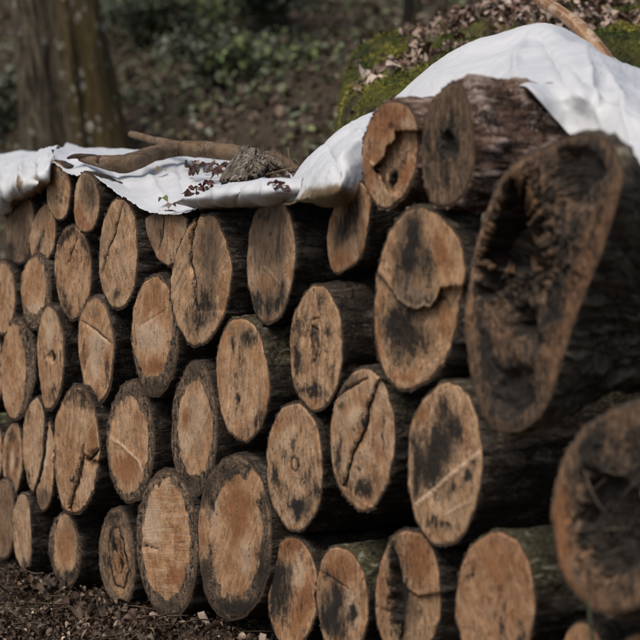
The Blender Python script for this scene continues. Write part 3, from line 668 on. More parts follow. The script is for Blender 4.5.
def rots(n, tilt):
    yaw = RNG.uniform(0, 2 * np.pi, n); tx = RNG.normal(0, tilt, n); ty = RNG.normal(0, tilt, n)
    cy, sy = np.cos(yaw), np.sin(yaw); cx, sx = np.cos(tx), np.sin(tx); cb, sb = np.cos(ty), np.sin(ty)
    z = np.zeros(n); o = np.ones(n)
    Rz = np.array([[cy, -sy, z], [sy, cy, z], [z, z, o]]).transpose(2, 0, 1)
    Rx = np.array([[o, z, z], [z, cx, -sx], [z, sx, cx]]).transpose(2, 0, 1)
    Ry = np.array([[cb, z, sb], [z, o, z], [-sb, z, cb]]).transpose(2, 0, 1)
    return Rx @ Ry @ Rz

def leaf_mass(name, pts, size, cols, tilt, mat, kinds=(0, 1, 2)):
    n = len(pts); V = []; F = []; C = []; base = 0
    R = rots(n, tilt); kd = RNG.integers(0, len(kinds), n)
    for q, k in enumerate(kinds):
        idx = np.where(kd == q)[0]
        if not len(idx): continue
        lv, lf = leaf_shape(k)
        w = np.einsum('nij,vj->nvi', R[idx], lv) * size[idx][:, None, None] + pts[idx][:, None, :]
        V.append(w.reshape(-1, 3)); C.append(np.repeat(cols[idx], len(lv), 0))
        lf = np.array(lf)
        F.append((lf[None] + (np.arange(len(idx)) * len(lv))[:, None, None] + base).reshape(-1, 4)); base += len(idx) * len(lv)
    V = np.vstack(V); F = np.vstack(F); C = np.vstack(C); C = np.c_[C, np.ones(len(C))]
    return new_mesh(name, V, F, mat, True, {'col': ('FLOAT_COLOR', C)})

def pick(pal, n, jit=0.25):
    pal = np.array(pal); c = pal[RNG.integers(0, len(pal), n)]
    return c * np.clip(RNG.normal(1, jit, (n, 1)), 0.35, 1.8)

BROWN = [(0.05, 0.028, 0.016), (0.085, 0.052, 0.032), (0.03, 0.017, 0.010), (0.12, 0.078, 0.05), (0.06, 0.03, 0.018), (0.04, 0.024, 0.015), (0.075, 0.042, 0.026), (0.13, 0.085, 0.055), (0.30, 0.23, 0.17)]
GREEN = [(0.11, 0.135, 0.06), (0.13, 0.155, 0.08), (0.08, 0.095, 0.045), (0.15, 0.16, 0.07), (0.18, 0.20, 0.14), (0.07, 0.065, 0.035)]

# litter in front of the stack: one countless mass plus the larger leaves one by one
n = 26000
u_ = RNG.uniform(-3.4, 0.9, n); w_ = -np.abs(RNG.normal(0, 0.9, n)) + 0.12
P = P0 + u_[:, None] * DU + w_[:, None] * AX
P[:, 2] = gz(P[:, 0], P[:, 1]) + RNG.uniform(0.0, 0.022, n)
lm = leaf_mass('leaf_litter', P, (0.007 + 0.028 * RNG.beta(1.1, 2.8, n)) * (1 + 0.7 * np.clip(fbm(P * 5, 97, 3), -.6, 1)), pick(BROWN, n, .45) * np.clip(.8 + 1.1 * fbm(P * 3.5, 98, 3), .35, 1.5)[:, None], 0.75, M_LEAF)
tag(obj('leaf_litter', lm), 'brown leaf litter and wood chips on the ground before the stack', 'leaf litter', kind='stuff')
leaf_meshes = []
def leaf_mesh_set(pal, k, tag_):
    out = []
    for i in range(k):
        lv, lf = leaf_shape(i % 3)
        lv = lv.copy(); lv[:, 2] += 0.15 * lv[:, 0] ** 2 * (i % 4 - 1)
        c = np.array(pal[i % len(pal)]) * random.uniform(0.8, 1.2)
        out.append(new_mesh(tag_, lv, [list(f) for f in lf], M_LEAF, True, {'col': ('FLOAT_COLOR', np.tile(np.r_[c, 1], (len(lv), 1)))}))
    return out
DEAD = leaf_mesh_set(BROWN + [(0.28, 0.20, 0.14), (0.40, 0.31, 0.24)], 12, 'dead_leaf')
for i in range(220):
    u = random.uniform(-2.7, 0.1); w = -abs(random.gauss(0.08, 0.5))
    p = P0 + u * DU + w * AX; p[2] = gz(p[0], p[1]) + 0.022
    o = obj('dead_leaf', random.choice(DEAD), ground, p)
    s = random.uniform(0.018, 0.036); o.scale = (s, s * random.uniform(.6, 1), s * random.uniform(.8, 1.8)); o.rotation_euler = (random.gauss(0, .5), random.gauss(0, .5), random.uniform(0, 6.3))

for i in range(60):
    u = random.uniform(-2.7, 0.1); w = -abs(random.gauss(0.1, 0.5))
    p = P0 + u * DU + w * AX; p[2] = gz(p[0], p[1]) + 0.026
    o = obj('dead_leaf', random.choice(DEAD), ground, p)
    q_ = random.uniform(0.032, 0.052); o.scale = (q_, q_ * random.uniform(.5, .9), q_ * random.uniform(1, 2.2)); o.rotation_euler = (random.gauss(0, .4), random.gauss(0, .4), random.uniform(0, 6.3))
for i in range(40):
    u = random.uniform(-2.5, 0.0); w = -abs(random.gauss(0.1, 0.45)); an = random.uniform(0, 6.3); l_ = random.uniform(.05, .16)
    p = P0 + u * DU + w * AX; dv_ = np.array([math.cos(an) * l_, math.sin(an) * l_, 0]); pp = []
    for f_ in (-.5, 0, .5):
        q = p + dv_ * f_ + np.array([0, random.uniform(-.006, .006), 0]); q[2] = gz(q[0], q[1]) + .026 + random.uniform(0, .008); pp.append(q)
    tube_obj('fallen_twig', pp, [.0022, .0026, .0014], M_TWIG, ground, nc=6, sub=3, rough=.2, seed=600 + i)

# ------------------------------------------------------------------ tarp
def mat_tarp():
    t = NT('white_tarp', 0.42); v = t.objco(); d = t.attr('dirt_shade', 'Fac')
    n = t.noise(v, 9, 5, 0.6, 0.5); n2 = t.noise(v, 60, 4, 0.6)
    c = t.mix(t.sm(n, 0.45, 0.75, 0, 0.35), (0.65, 0.663, 0.68), (0.56, 0.567, 0.57))
    df = t.sm(t.math('ADD', d, t.math('ADD', t.half(n, 0.7), t.half(n2, 0.5))), 0.12, 0.62)
    c = t.mix(df, c, (0.20, 0.145, 0.085))
    c = t.mix(t.sm(n2, 0.66, 0.72, 0, 0.5), c, (0.45, 0.42, 0.37))
    t.base(c)
    t.b.inputs['Specular IOR Level'].default_value = 0.4
    tr = t.n('ShaderNodeBsdfTranslucent'); t.put(tr.inputs[0], c)
    mx = t.n('ShaderNodeMixShader'); mx.inputs[0].default_value = 0.10
    t.l(t.b.outputs[0], mx.inputs[1]); t.l(tr.outputs[0], mx.inputs[2])
    t.l(mx.outputs[0], t.t.nodes['Material Output'].inputs[0])
    t.bump(t.math('ADD', n2, t.math('MULTIPLY', n, 1.5)), 0.12, 0.01)
    return t.m
M_TARP = mat_tarp()

def loft(colsP, nu, nv):
    """columns of measured (px, py, w) control points -> smooth grid of world points"""
    A = np.array([at(np.array([q[0] for q in c]), np.array([q[1] for q in c]), np.array([q[2] for q in c])) for c in colsP])
    def cr(P, n):
        m = len(P); t = np.linspace(0, m - 1, n); i = np.minimum(t.astype(int), m - 2); s = (t - i)
        s = s.reshape((-1,) + (1,) * (P.ndim - 1))
        p0 = P[np.maximum(i - 1, 0)]; p1 = P[i]; p2 = P[i + 1]; p3 = P[np.minimum(i + 2, m - 1)]
        return 0.5 * ((2 * p1) + (-p0 + p2) * s + (2 * p0 - 5 * p1 + 4 * p2 - p3) * s * s + (-p0 + 3 * p1 - 3 * p2 + p3) * s ** 3)
    B = cr(A, nu)
    return cr(B.transpose(1, 0, 2), nv).transpose(1, 0, 2)    # (nu, nv, 3)

def topx(P):
    q = P - CAM; z = q @ CF
    return 320 + FPX * (q @ CR) / z, 320 - FPX * (q @ CU) / z

def sheet(name, colsP, nu, nv, parent, base, dirt_shade=None, wr=0.006, seed=3, ragged=0.0, creases=(), spots=(), fac=0.16):
    G = loft(colsP, nu, nv)
    U = np.repeat(np.arange(nu)[:, None] / (nu - 1), nv, 1); Vv = np.repeat(np.arange(nv)[None] / (nv - 1), nu, 0)
    T1 = np.gradient(G, axis=0); T2 = np.gradient(G, axis=1)
    N = np.cross(T1, T2); N /= np.linalg.norm(N, axis=2)[..., None] + 1e-9
    wv = 0.5 * fbm(G * 7, seed, 2) + 0.6 * (0.3 - np.abs(pnoise(G * 9, seed + 9))) + 0.9 * (0.3 - np.abs(pnoise(G * 19 + 3.3, seed + 10))) + 0.4 * (0.3 - np.abs(pnoise(G * 41 + 7.3, seed + 11)))
    pr = np.random.default_rng(seed + 40)
    cp = G.reshape(-1, 3)[pr.integers(0, nu * nv, 70)] + pr.normal(0, .01, (70, 3))
    warp = G + 0.03 * np.stack([pnoise(G * 8, seed + 5), pnoise(G * 8, seed + 6), pnoise(G * 8, seed + 7)], -1)
    dd = np.sort(np.linalg.norm(warp[:, :, None] - cp[None, None], axis=3), axis=2)
    fh = dd[:, :, 0] + .5 * (dd[:, :, 1] - dd[:, :, 0])
    G = G + N * (fac * (fh - fh.mean()))[..., None]
    cx_, cy_ = topx(G)
    cx_ = cx_ + 3 * pnoise(G * 14, seed + 3); cy_ = cy_ + 3 * pnoise(G * 14, seed + 4)
    for line, wd, amp in creases:
        d, tt = seg_dist(cx_, cy_, line)
        G = G + N * (amp * np.exp(-d / wd) * np.sin(np.pi * np.clip(tt, .08, .92)))[..., None]
    G = G + N * (wv * wr * (0.35 + 0.65 * np.sin(np.pi * np.clip(Vv, 0.08, 1))))[..., None]
    if ragged:
        rg = fbm(np.stack([U[:, 0] * 60, U[:, 0] * 0, U[:, 0] * 0 + seed], -1), seed + 2, 4, 0.6) * ragged
        G[:, 0] += (G[:, 1] - G[:, 0]) * 0 + np.array([0, 0, 1.0]) * rg[:, None]
        G[:, 1] += np.array([0, 0, 0.5]) * rg[:, None]
    dv = np.zeros((nu, nv)) if dirt_shade is None else dirt_shade(U, Vv)
    for x, y, r, a_ in spots:
        dv = dv + a_ / (1 + (np.hypot((cx_ - x) / 1.0, cy_ - y) / r) ** 4)
    me = new_mesh(name, (G - base).reshape(-1, 3), grid_faces(nu, nv), M_TARP, True, {'dirt_shade': ('FLOAT', dv.ravel())})
    o = obj(name, me, parent)
    md = o.modifiers.new('thickness', 'SOLIDIFY'); md.thickness = 0.0025
    return o

tbase = at(180, 205, 0.3)
tarp = thing('tarp', 'white plastic tarp draped over the top of the log stack', 'tarp', tbase)
# left flap hanging over the front
fl = [[(-40, 222, -.01), (-40, 205, -.05), (-40, 188, -.03), (-40, 172, .12), (-20, 168, .4)],
      [(2, 214, -.01), (2, 200, -.06), (2, 184, -.04), (2, 165, .10), (22, 161, .4)],
      [(14, 205, .0), (14, 192, -.06), (15, 178, -.05), (17, 162, .10), (36, 158, .4)],
      [(26, 199, .0), (26, 190, -.06), (28, 176, -.05), (30, 159, .10), (48, 155, .4)],
      [(37, 196, .0), (38, 186, -.07), (39, 172, -.05), (40, 155, .08), (58, 152, .35)],
      [(46, 186, -.02), (46, 178, -.05), (47, 166, -.05), (48, 152, .06), (62, 151, .35)],
      [(54, 161, -.03), (53, 158, -.03), (53, 154, -.02), (53, 150, .04), (66, 150, .3)]]
sheet('left_flap', fl, 90, 40, tarp, tbase, dirt_shade=lambda U, V: 0.75 * sstep(0.5, 0.0, V) * (0.35 + 0.65 * sstep(0.2, 0.5, U)) - 0.25, wr=.012, seed=5, ragged=.03, creases=[([(4,168),(10,205)],3,.02),([(22,160),(24,198)],2.5,.025),([(32,158),(36,195)],2.5,-.03),([(42,154),(44,188)],2.5,.02)], spots=[(22,183,4,.9),(35,176,3.5,.8),(39,184,4,.7),(4,200,5,.6),(30,196,4,.9),(14,203,4,.8)])
ms = [[(53, 160, -.03), (53, 156, .0), (54, 152, .05), (60, 150.5, .2), (66, 151, .5), (80, 175, .8)],
      [(68, 171, -.04), (69, 164, .03), (71, 157, .1), (75, 151, .3), (84, 151, .5), (100, 175, .8)],
      [(88, 174, -.04), (90, 166, .04), (93, 158, .15), (97, 151, .4), (105, 151, .6), (125, 175, .9)],
      [(110, 186, -.04), (111, 176, .04), (114, 164, .16), (118, 152, .45), (126, 152, .65), (145, 175, .9)],
      [(127, 198, -.04), (129, 184, .05), (133, 168, .2), (138, 154, .5), (146, 153, .7), (165, 175, .9)],
      [(150, 212, -.04), (152, 195, .06), (156, 176, .22), (162, 157, .5), (170, 155, .7), (190, 178, .9)],
      [(176, 213, -.04), (178, 198, .06), (182, 180, .22), (190, 162, .5), (198, 159, .7), (215, 180, .9)],
      [(201, 209, -.03), (204, 197, .06), (208, 184, .2), (215, 168, .5), (222, 163, .7), (240, 182, .9)],
      [(230, 205, .0), (232, 195, .08), (236, 184, .2), (244, 172, .5), (250, 167, .7), (270, 185, .9)],
      [(262, 203, .0), (264, 194, .08), (268, 185, .2), (274, 174, .5), (280, 170, .7), (300, 187, .9)],
      [(300, 200, .02), (302, 192, .1), (305, 186, .2), (310, 178, .5), (316, 174, .7), (330, 190, .9)]]
sheet('main_sheet', ms, 200, 80, tarp, tbase, dirt_shade=lambda U, V: -0.3 + 0.5 * sstep(0.55, 1.0, U) * sstep(0.3, 0, V), wr=.007, seed=8, ragged=.010, creases=[([(70,152),(92,174)],3,.012),([(100,158),(132,192)],4,-.012),([(140,168),(168,205)],4,.014),([(150,172),(205,186)],5,.012),([(176,160),(186,205)],3,-.012)])
hm = [[(176, 200, -.03), (180, 199, -.05), (186, 198, -.055), (192, 197.5, -.05), (196, 197, -.02)],
      [(200, 209, .0), (200, 204, -.05), (201, 198, -.075), (203, 194.5, -.06), (206, 193, -.0)],
      [(222, 208, .02), (221, 204, -.05), (221, 196, -.09), (222, 189, -.07), (224, 187, .0)],
      [(245, 207, .02), (244, 203, -.05), (243, 194, -.09), (244, 185.5, -.07), (246, 183, .0)],
      [(268, 205, .02), (267, 201, -.05), (266, 192, -.085), (267, 183, -.06), (269, 180.5, .0)],
      [(284, 203, .02), (283, 198, -.04), (283, 191, -.07), (285, 182, -.05), (287, 179, .0)],
      [(302, 200, .04), (301, 195, -.01), (301, 189, -.03), (302, 181, -.01), (304, 178, .03)]]
sheet('folded_hem', hm, 90, 30, tarp, tbase, dirt_shade=lambda U, V: 0.75 * sstep(0.42, 0.02, V) - 0.15, wr=.007, seed=12, creases=[([(215,187),(222,204)],3,.014),([(240,184),(236,204)],2.5,-.012),([(262,181),(268,200)],3,.012)])  # brown lower edge: dirt, plus the shadowed translucent underside painted in
rs = [[(284, 199, -.06), (285, 198, -.04), (286, 197, -.02), (287, 196, 0), (290, 195, .1), (298, 197, .3)],
      [(300, 204, -.06), (301, 198, -.07), (302, 190, -.05), (302, 180, .0), (308, 168, .15), (322, 175, .4)],
      [(322, 206, -.05), (322, 195, -.08), (322, 178, -.07), (322, 162, .0), (325, 148, .2), (340, 155, .5)],
      [(344, 205, -.02), (344, 190, -.06), (344, 168, -.04), (344, 146, .05), (345, 128, .28), (362, 136, .6)],
      [(368, 196, .10), (368, 178, .07), (367, 152, .08), (366, 132, .14), (367, 113, .36), (386, 122, .65)],
      [(392, 170, .2), (392, 150, .2), (391, 130, .2), (392, 112, .28), (393, 98.5, .45), (412, 108, .75)],
      [(438, 140, .25), (438, 122, .25), (438, 102, .27), (438, 85, .36), (440, 67, .55), (462, 80, .85)],
      [(482, 115, .24), (482, 100, .24), (484, 84, .26), (486, 68, .38), (490, 47, .60), (512, 62, .9)],
      [(523, 86, .07), (525, 82, .10), (529, 70, .24), (534, 52, .45), (540, 27.5, .66), (562, 45, .95)],
      [(567, 132, .15), (570, 110, .16), (574, 90, .165), (575, 74, .24), (576, 58, .42), (577, 40, .66), (600, 58, .95)],
      [(597, 156, .16), (601, 130, .18), (605, 106, .205), (607, 90, .25), (607, 76, .38), (606, 62, .66), (628, 80, .95)],
      [(630, 182, .0), (634, 160, .06), (639, 134, .15), (642, 112, .23), (642, 97, .36), (640, 81, .66), (660, 98, .95)],
      [(664, 206, -.02), (668, 182, .05), (674, 152, .17), (680, 128, .28), (682, 112, .42), (682, 98, .66), (700, 112, .95)],
      [(704, 240, -.04), (708, 210, .04), (714, 176, .16), (720, 150, .28), (726, 134, .42), (730, 120, .66), (750, 135, .95)]]
rs = [c if len(c) == 7 else c[:4] + [tuple((a + b) / 2 for a, b in zip(c[3], c[4]))] + c[4:] for c in rs]
sheet('raised_sheet', rs, 300, 110, tarp, tbase, dirt_shade=lambda U, V: 0.95 * sstep(0.36, 0.02, V) * sstep(0.36, 0.20, U) + 0.35 * sstep(0.3, 0.05, U) * sstep(0.85, 0.5, V) - 0.3, wr=.009, seed=16, creases=[([(328,178),(340,163),(368,138)],2.5,.022),([(324,143),(340,170),(346,200)],3,-.015),([(352,122),(372,150)],4,.012),  # brown low left part mixes dirt with painted shade of the underside
      ([(400,97),(450,82),(520,66)],5,.014),([(516,84),(517,60),(532,34)],3,.02),([(535,32),(556,62),(572,100)],4,-.016),([(585,48),(592,90),(606,130)],4,.016),([(560,58),(600,96),(640,120)],5,-.012),([(600,62),(622,100),(636,160)],4,.014)], spots=[(312,196,9,.5),(336,196,10,.6),(560,70,5,.25),(620,108,6,.2)])

#gs lying on the tarp
M_BRANCH = mat_bark('bark_branch', (0.085, 0.055, 0.032), (0.19, 0.13, 0.082), (0.27, 0.21, 0.155), ck=0.0)
bp = [(80, 159, .01), (98, 161, .03), (120, 164, .07), (138, 160, .14), (156, 153, .26), (178, 149, .36), (208, 150, .40), (236, 153, .42), (262, 158, .44), (292, 166, .46)]
bpts = at(np.array([b[0] for b in bp]), np.array([b[1] for b in bp]), np.array([b[2] for b in bp]))
bb = bpts[4]
branch = thing('branch', 'long bent dead branch lying along the top of the tarp', 'branch', bb)
tube_obj('main_limb', bpts, np.array([.007, .018, .028, .027, .024, .024, .025, .024, .022, .018]), M_BRANCH, branch, bb, rough=.10, nc=22, sub=10, seed=4)
tw = [(131, 134, .40), (150, 139, .40), (168, 143, .38), (188, 147, .38)]
tpts = at(np.array([b[0] for b in tw]), np.array([b[1] for b in tw]), np.array([b[2] for b in tw]))
tube_obj('side_twig', tpts, [.010, .012, .012, .013], M_BRANCH, branch, bb, rough=.12, seed=9)
tw = [(68, 158, -.01), (76, 156, .0), (90, 158, .02), (102, 160, .03)]
tpts = at(np.array([b[0] for b in tw]), np.array([b[1] for b in tw]), np.array([b[2] for b in tw]))
tube_obj('broken_tip', tpts, [.004, .008, .010, .012], mat_simple('dark_splinter', (0.02, 0.015, 0.011), (0.07, 0.045, 0.03)), branch, bb, rough=.3, seed=19)
# splintered slab of bark
cb_ = at(246, 172, .22)
slab = thing('bark_slab', 'splintered grey slab of loose bark leaning against the branch', 'bark slab', cb_)
M_SHARD = mat_bark('bark_shard', (0.04, 0.031, 0.022), (0.15, 0.12, 0.088), (0.36, 0.31, 0.25), ck=0.0)
def slab_mesh():
    nu, nv = 90, 30
    px = np.array([[221, 232, 243, 252, 260], [228, 237, 247, 255, 263], [236, 243, 251, 257, 264], [243, 248, 254, 259, 263]], float)
    py = np.array([[182, 182, 181, 178, 172], [170, 171, 171, 169, 166], [158, 160, 161, 161, 160], [149, 149, 151, 153, 155]], float)
    ww = np.array([[.05, .03, .03, .07, .14], [.14, .11, .10, .13, .19], [.24, .21, .19, .21, .24], [.33, .31, .29, .29, .30]])
    G = loft([[(px[j, i], py[j, i], ww[j, i]) for j in range(4)] for i in range(5)], nu, nv)
    uu = np.repeat(np.linspace(0, 1, nu)[:, None], nv, 1); vv = np.repeat(np.linspace(0, 1, nv)[None], nu, 0)
    gr = fbm(np.stack([uu * 16, vv * 1.2, uu * 0], -1), 6, 4, 0.6)
    G += AX * (gr * -0.016)[..., None]
    rag = fbm(np.stack([uu * 26, uu * 0, uu * 0 + 4], -1), 7, 3, .6)
    G += (G[:, -1:] - G[:, :1]) * (rag * .28 * (1 - vv) ** 2 - rag[:, ::-1] * .12 * vv ** 2)[..., None]
    bc = np.stack([uu * .3, vv * .1, uu * 0], -1)
    return new_mesh('slab', (G - cb_).reshape(-1, 3), grid_faces(nu, nv), M_SHARD, True, {'bc': ('FLOAT_VECTOR', bc.reshape(-1, 3)), 'moss': ('FLOAT', np.zeros(nu * nv))})
so = obj('slab', slab_mesh(), slab)
md = so.modifiers.new('thickness', 'SOLIDIFY'); md.thickness = 0.010
shards = [([(243,148,.3),(232,164,.15),(222,182,.03)], [.002,.004,.002]), ([(254,151,.27),(250,162,.16),(243,180,.01)], [.003,.0045,.002]),
          ([(246,150,.35),(256,156,.28),(266,164,.24),(279,177,.2)], [.005,.013,.014,.006]), ([(262,156,.3),(272,160,.25),(284,168,.2)], [.005,.011,.006]), ([(264,168,.24),(272,174,.2),(282,178,.16)], [.004,.008,.004])]
for k, (q, rd) in enumerate(shards):
    q = np.array(q, float)
    tube_obj('strip', at(q[:, 0], q[:, 1], q[:, 2]), rd, M_SHARD, slab, cb_, rough=.45, nc=10, sub=10, seed=200 + k)
tw = [(258, 160, .3), (272, 160, .34), (286, 166, .38), (300, 175, .4)]
tpts = at(np.array([b[0] for b in tw]), np.array([b[1] for b in tw]), np.array([b[2] for b in tw]))
rt = thing('rotten_stub', 'short rotten stub of wood between bark slab and raised tarp', 'stick', tpts[1])
tube_obj('wood', tpts, [.02, .026, .024, .014], M_BRANCH, rt, tpts[1], rough=.35, nc=20, sub=9, seed=29)
for k, (q, lb) in enumerate([([(288, 148), (289, 156), (291, 166)], 'thin upright twig sticking out of the rotten stub'), ([(206, 172), (226, 166), (248, 170)], 'thin twig crossing under the long bent branch'), ([(262, 176), (284, 170), (300, 168)], 'thin twig lying across the rotten stub')]):
    q = np.array(q, float); tp_ = at(q[:, 0], q[:, 1], np.full(len(q), .25 - .05 * k))
    tg = thing('twig', lb, 'twig', tp_[0]); tube_obj('wood', tp_, [.003, .003, .002], M_BRANCH, tg, tp_[0], rough=.2, nc=7, seed=300 + k)
# peeled stick at the upper right
st_ = [(500, -50, .9), (537, -4, .86), (560, 12, .82), (580, 28, .80), (598, 50, .78), (613, 72, .74), (630, 86, .72), (665, 96, .72)]
spts = at(np.array([b[0] for b in st_]), np.array([b[1] for b in st_]), np.array([b[2] for b in st_]))
def mat_stick():
    t = NT('peeled_wood', 0.6); bc = t.attr('bc')
    n = t.noise(t.vmul(bc, 200, 3, 200), 1.0, 5, 0.6, 0.2); n3 = t.noise(bc, 16, 3, 0.6)
    c = t.mix(t.sm(n, 0.35, 0.68), (0.17, 0.085, 0.038), (0.36, 0.22, 0.125))
    c = t.mix(t.sm(n3, 0.5, 0.66), c, (0.42, 0.31, 0.22))
    t.base(c); t.bump(n, 0.5, 0.005); return t.m
stick = thing('peeled_stick', 'bare brown peeled stick slanting down behind the raised tarp', 'stick', spts[4])
tube_obj('wood', spts, [.017, .018, .018, .020, .023, .026, .030, .028], mat_stick(), stick, spts[4], rough=.05, nc=22, sub=10, seed=44)

M_STRAW = mat_simple('straw', (0.07, 0.055, 0.038), (0.17, 0.14, 0.10))
for k, q in enumerate([[(572, 520), (588, 496), (606, 478)], [(598, 556), (612, 552), (626, 546)], [(614, 508), (626, 492), (641, 476)], [(584, 470), (596, 500), (612, 520)], [(604, 470), (622, 474), (640, 462)], [(590, 540), (606, 530), (630, 528)]]):
    q = np.array(q, float); tp_ = at(q[:, 0], q[:, 1], np.array([-.30, -.325, -.30]))
    tg = thing('straw', ['longest pale straw slanting up the dark right edge log', 'lowest pale straw on the dark right edge log', 'straw slanting to the right photo edge on the dark log', 'straw slanting down right near the top of the dark log', 'topmost straw nearly level on the dark right edge log', 'straw just above the lowest one on the dark log'][k], 'straw', tp_[1], 'straw caught on the dark log')
    tube_obj('stem', tp_, [.0010, .0013, .0007], M_STRAW, tg, tp_[1], rough=.2, nc=6, seed=330 + k)
q = np.array([(587, 598), (590, 615), (592, 640), (593, 670)], float); tp_ = at(q[:, 0], q[:, 1], np.full(4, -.34))
tg = thing('plant_stem', 'thin grey-green plant stem rising before the bottom right logs', 'stem', tp_[-1])
tube_obj('stem', tp_, [.003, .004, .005, .005], mat_simple('green_stem', (0.03, 0.035, 0.018), (0.08, 0.09, 0.05)), tg, tp_[-1], rough=.2, nc=8, seed=340)

# dead leaves on the tarp
RED = leaf_mesh_set([(0.10, 0.03, 0.022), (0.07, 0.028, 0.02), (0.14, 0.055, 0.035), (0.05, 0.022, 0.016)], 6, 'dead_leaf')
def on_tarp(x, y, w, s, mesh, label, group=None, name='dead_leaf', tilt=.5):
    o = obj(name, mesh, None, at(x, y, w))
    o.scale = (s, s, s); o.rotation_euler = (random.gauss(0, tilt), random.gauss(0, tilt), random.uniform(0, 6.3))
    return tag(o, label, 'leaf', group)
for i in range(26):
    x = random.uniform(184, 212); y = 194 - (x - 184) * 0.28 + random.uniform(-4, 4)
    on_tarp(x, y, .045, random.uniform(.018, .034), random.choice(RED), 'small red-brown dead leaf in the clump where the tarp folds', 'red-brown leaves at the tarp fold')
for i in range(14):
    x = random.uniform(270, 290); y = 184 + (x - 270) * 0.35 + random.uniform(-3, 3)
    on_tarp(x, y, -.07, random.uniform(.018, .032), random.choice(RED), 'small red-brown dead leaf in the pocket before the raised tarp', 'red-brown leaves in the tarp pocket')
for i in range(120):
    x = random.uniform(184, 302); y = 170 + (x - 188) * 0.07 + random.uniform(-7, 5)
    on_tarp(x, y, random.uniform(.16, .34), random.uniform(.02, .04), random.choice(RED + DEAD), ('brown dead leaf under the branch left of the bark slab' if x < 222 else 'brown dead leaf in the debris round the foot of the bark slab' if x < 264 else 'brown dead leaf in the debris beside the rotten stub'), 'dead leaves beneath the branch')
GR = leaf_mesh_set([(0.12, 0.14, 0.04)], 1, 'green_leaf'); TAN = leaf_mesh_set([(0.30, 0.24, 0.17)], 1, 'tan_leaf'); MAU = leaf_mesh_set([(0.22, 0.14, 0.12)], 1, 'mauve_leaf')
on_tarp(163, 201, .0, .042, GR[0], 'yellow-green leaf lying near the front edge of the tarp', name='green_leaf', tilt=.2)
on_tarp(172, 207, -.04, .040, MAU[0], 'dull mauve dead leaf beside the yellow-green leaf on the tarp', name='dead_leaf', tilt=.2)
on_tarp(161, 172, .16, .045, TAN[0], 'tan curled leaf on the bare tarp below the branch', name='dead_leaf', tilt=.2)

# ------------------------------------------------------------------ mossy rock behind the stack
def rock_z(X, Y):
    p = np.stack([X, Y, np.zeros_like(X)], -1)
    prof = np.interp(X, [-.2, .0, .036, .107, .2, .32, .46, .57, 1.0, 1.6, 2.6], [1.40, 1.46, 1.51, 1.56, 1.60, 1.645, 1.705, 1.74, 1.785, 1.82, 1.82])
    bk_ = sstep(.40, 1.0, X)
    top = prof - 0.12 * sstep(12.3, 11.2, Y) + (0.07 * bk_ - 0.30 * (1 - bk_)) * np.clip(Y - 12.4, 0, 3)
    top = top + 0.05 * fbm(p * 3.0, 51, 3) + 0.13 * (0.30 - np.abs(pnoise(p * 4.6, 52))) + 0.03 * (0.35 - np.abs(pnoise(p * 12, 53)))
    edge = np.minimum(np.minimum(X + 0.02 + 0.10 * pnoise(p * 4, 7), 2.5 - X), np.minimum(Y - 10.95, 15.0 - Y))
    return top - 1.25 * (1 - sstep(-0.12, 0.16, edge)) - 0.10 * (1 - sstep(0.0, .25, np.minimum(edge + .1 * (X < .3), edge + 1)))
rx = np.linspace(-.25, 2.7, 150); ry = np.linspace(10.75, 15.2, 200)
RX, RY = np.meshgrid(rx, ry); RZ = rock_z(RX, RY)
rb = np.array([1.2, 12.5, 0.6])
def mat_rock():
    t = NT('mossy_rock', 0.95); v = t.objco()
    n = t.noise(v, 7, 5, 0.6); n2 = t.noise(v, 60, 4, 0.7)
    c = t.mix(n2, (0.018, 0.016, 0.010), (0.06, 0.05, 0.032))
    c = t.mix(t.sm(n, 0.40, 0.6), c, t.mix(n2, (0.05, 0.06, 0.014), (0.13, 0.125, 0.025)))
    t.base(c); t.bump(n2, 0.8, 0.02); return t.m
rock = thing('mossy_rock', 'moss-covered rock strewn with pale dead leaves behind the tarp', 'rock', rb)
obj('stone', new_mesh('stone', (np.stack([RX, RY, RZ], -1) - rb).reshape(-1, 3), grid_faces(len(ry), len(rx)), mat_rock()), rock)
# moss: short tufts, thick on the front lip and the left shoulder
n = 150000
X = RNG.uniform(-.15, 2.5, n); Y = 10.9 + RNG.beta(1.2, 1.6, n) * 3.0
p = np.stack([X, Y, np.zeros(n)], -1)
lip = sstep(11.55, 11.1, Y) + sstep(.22, .04, X) + 1.5 * fbm(p * 2.6, 61, 3)
keep = lip > 0.30
X, Y = X[keep], Y[keep]; n = len(X); p = np.stack([X, Y, np.zeros(n)], -1)
Z = rock_z(X, Y)
hue = fbm(p * 5, 63, 3)
c0 = np.array([0.05, 0.085, 0.018]); c1 = np.array([0.38, 0.33, 0.05])
f = np.clip(0.30 + hue * 1.6 + RNG.normal(0, .2, n), 0, 1)[:, None]
mc = c0 * (1 - f) + c1 * f
mm = leaf_mass('moss', np.stack([X, Y, Z + RNG.uniform(0, .02, n)], -1) - rb, RNG.uniform(.008, .022, n), mc, 1.1, M_GRASSY, (3,))
tag(obj('moss', mm, rock), kind='stuff')
PALE = leaf_mesh_set([(0.34, 0.25, 0.19), (0.52, 0.42, 0.35), (0.22, 0.14, 0.095), (0.40, 0.30, 0.24), (0.14, 0.075, 0.05), (0.29, 0.20, 0.15)], 12, 'dead_leaf')
def on_rock(s0, s1):
    for _ in range(60):
        X = random.uniform(.10, 1.7); Y = 11.25 + random.random() ** 1.2 * 2.3
        q = np.array([[X, Y, 0.0]])
        if float(fbm(q * 2.6, 61, 3)[0]) * 1.5 + float(sstep(11.55, 11.1, np.array(Y))) < 0.34: break
    return X, Y, float(rock_z(np.array([X]), np.array([Y]))[0])
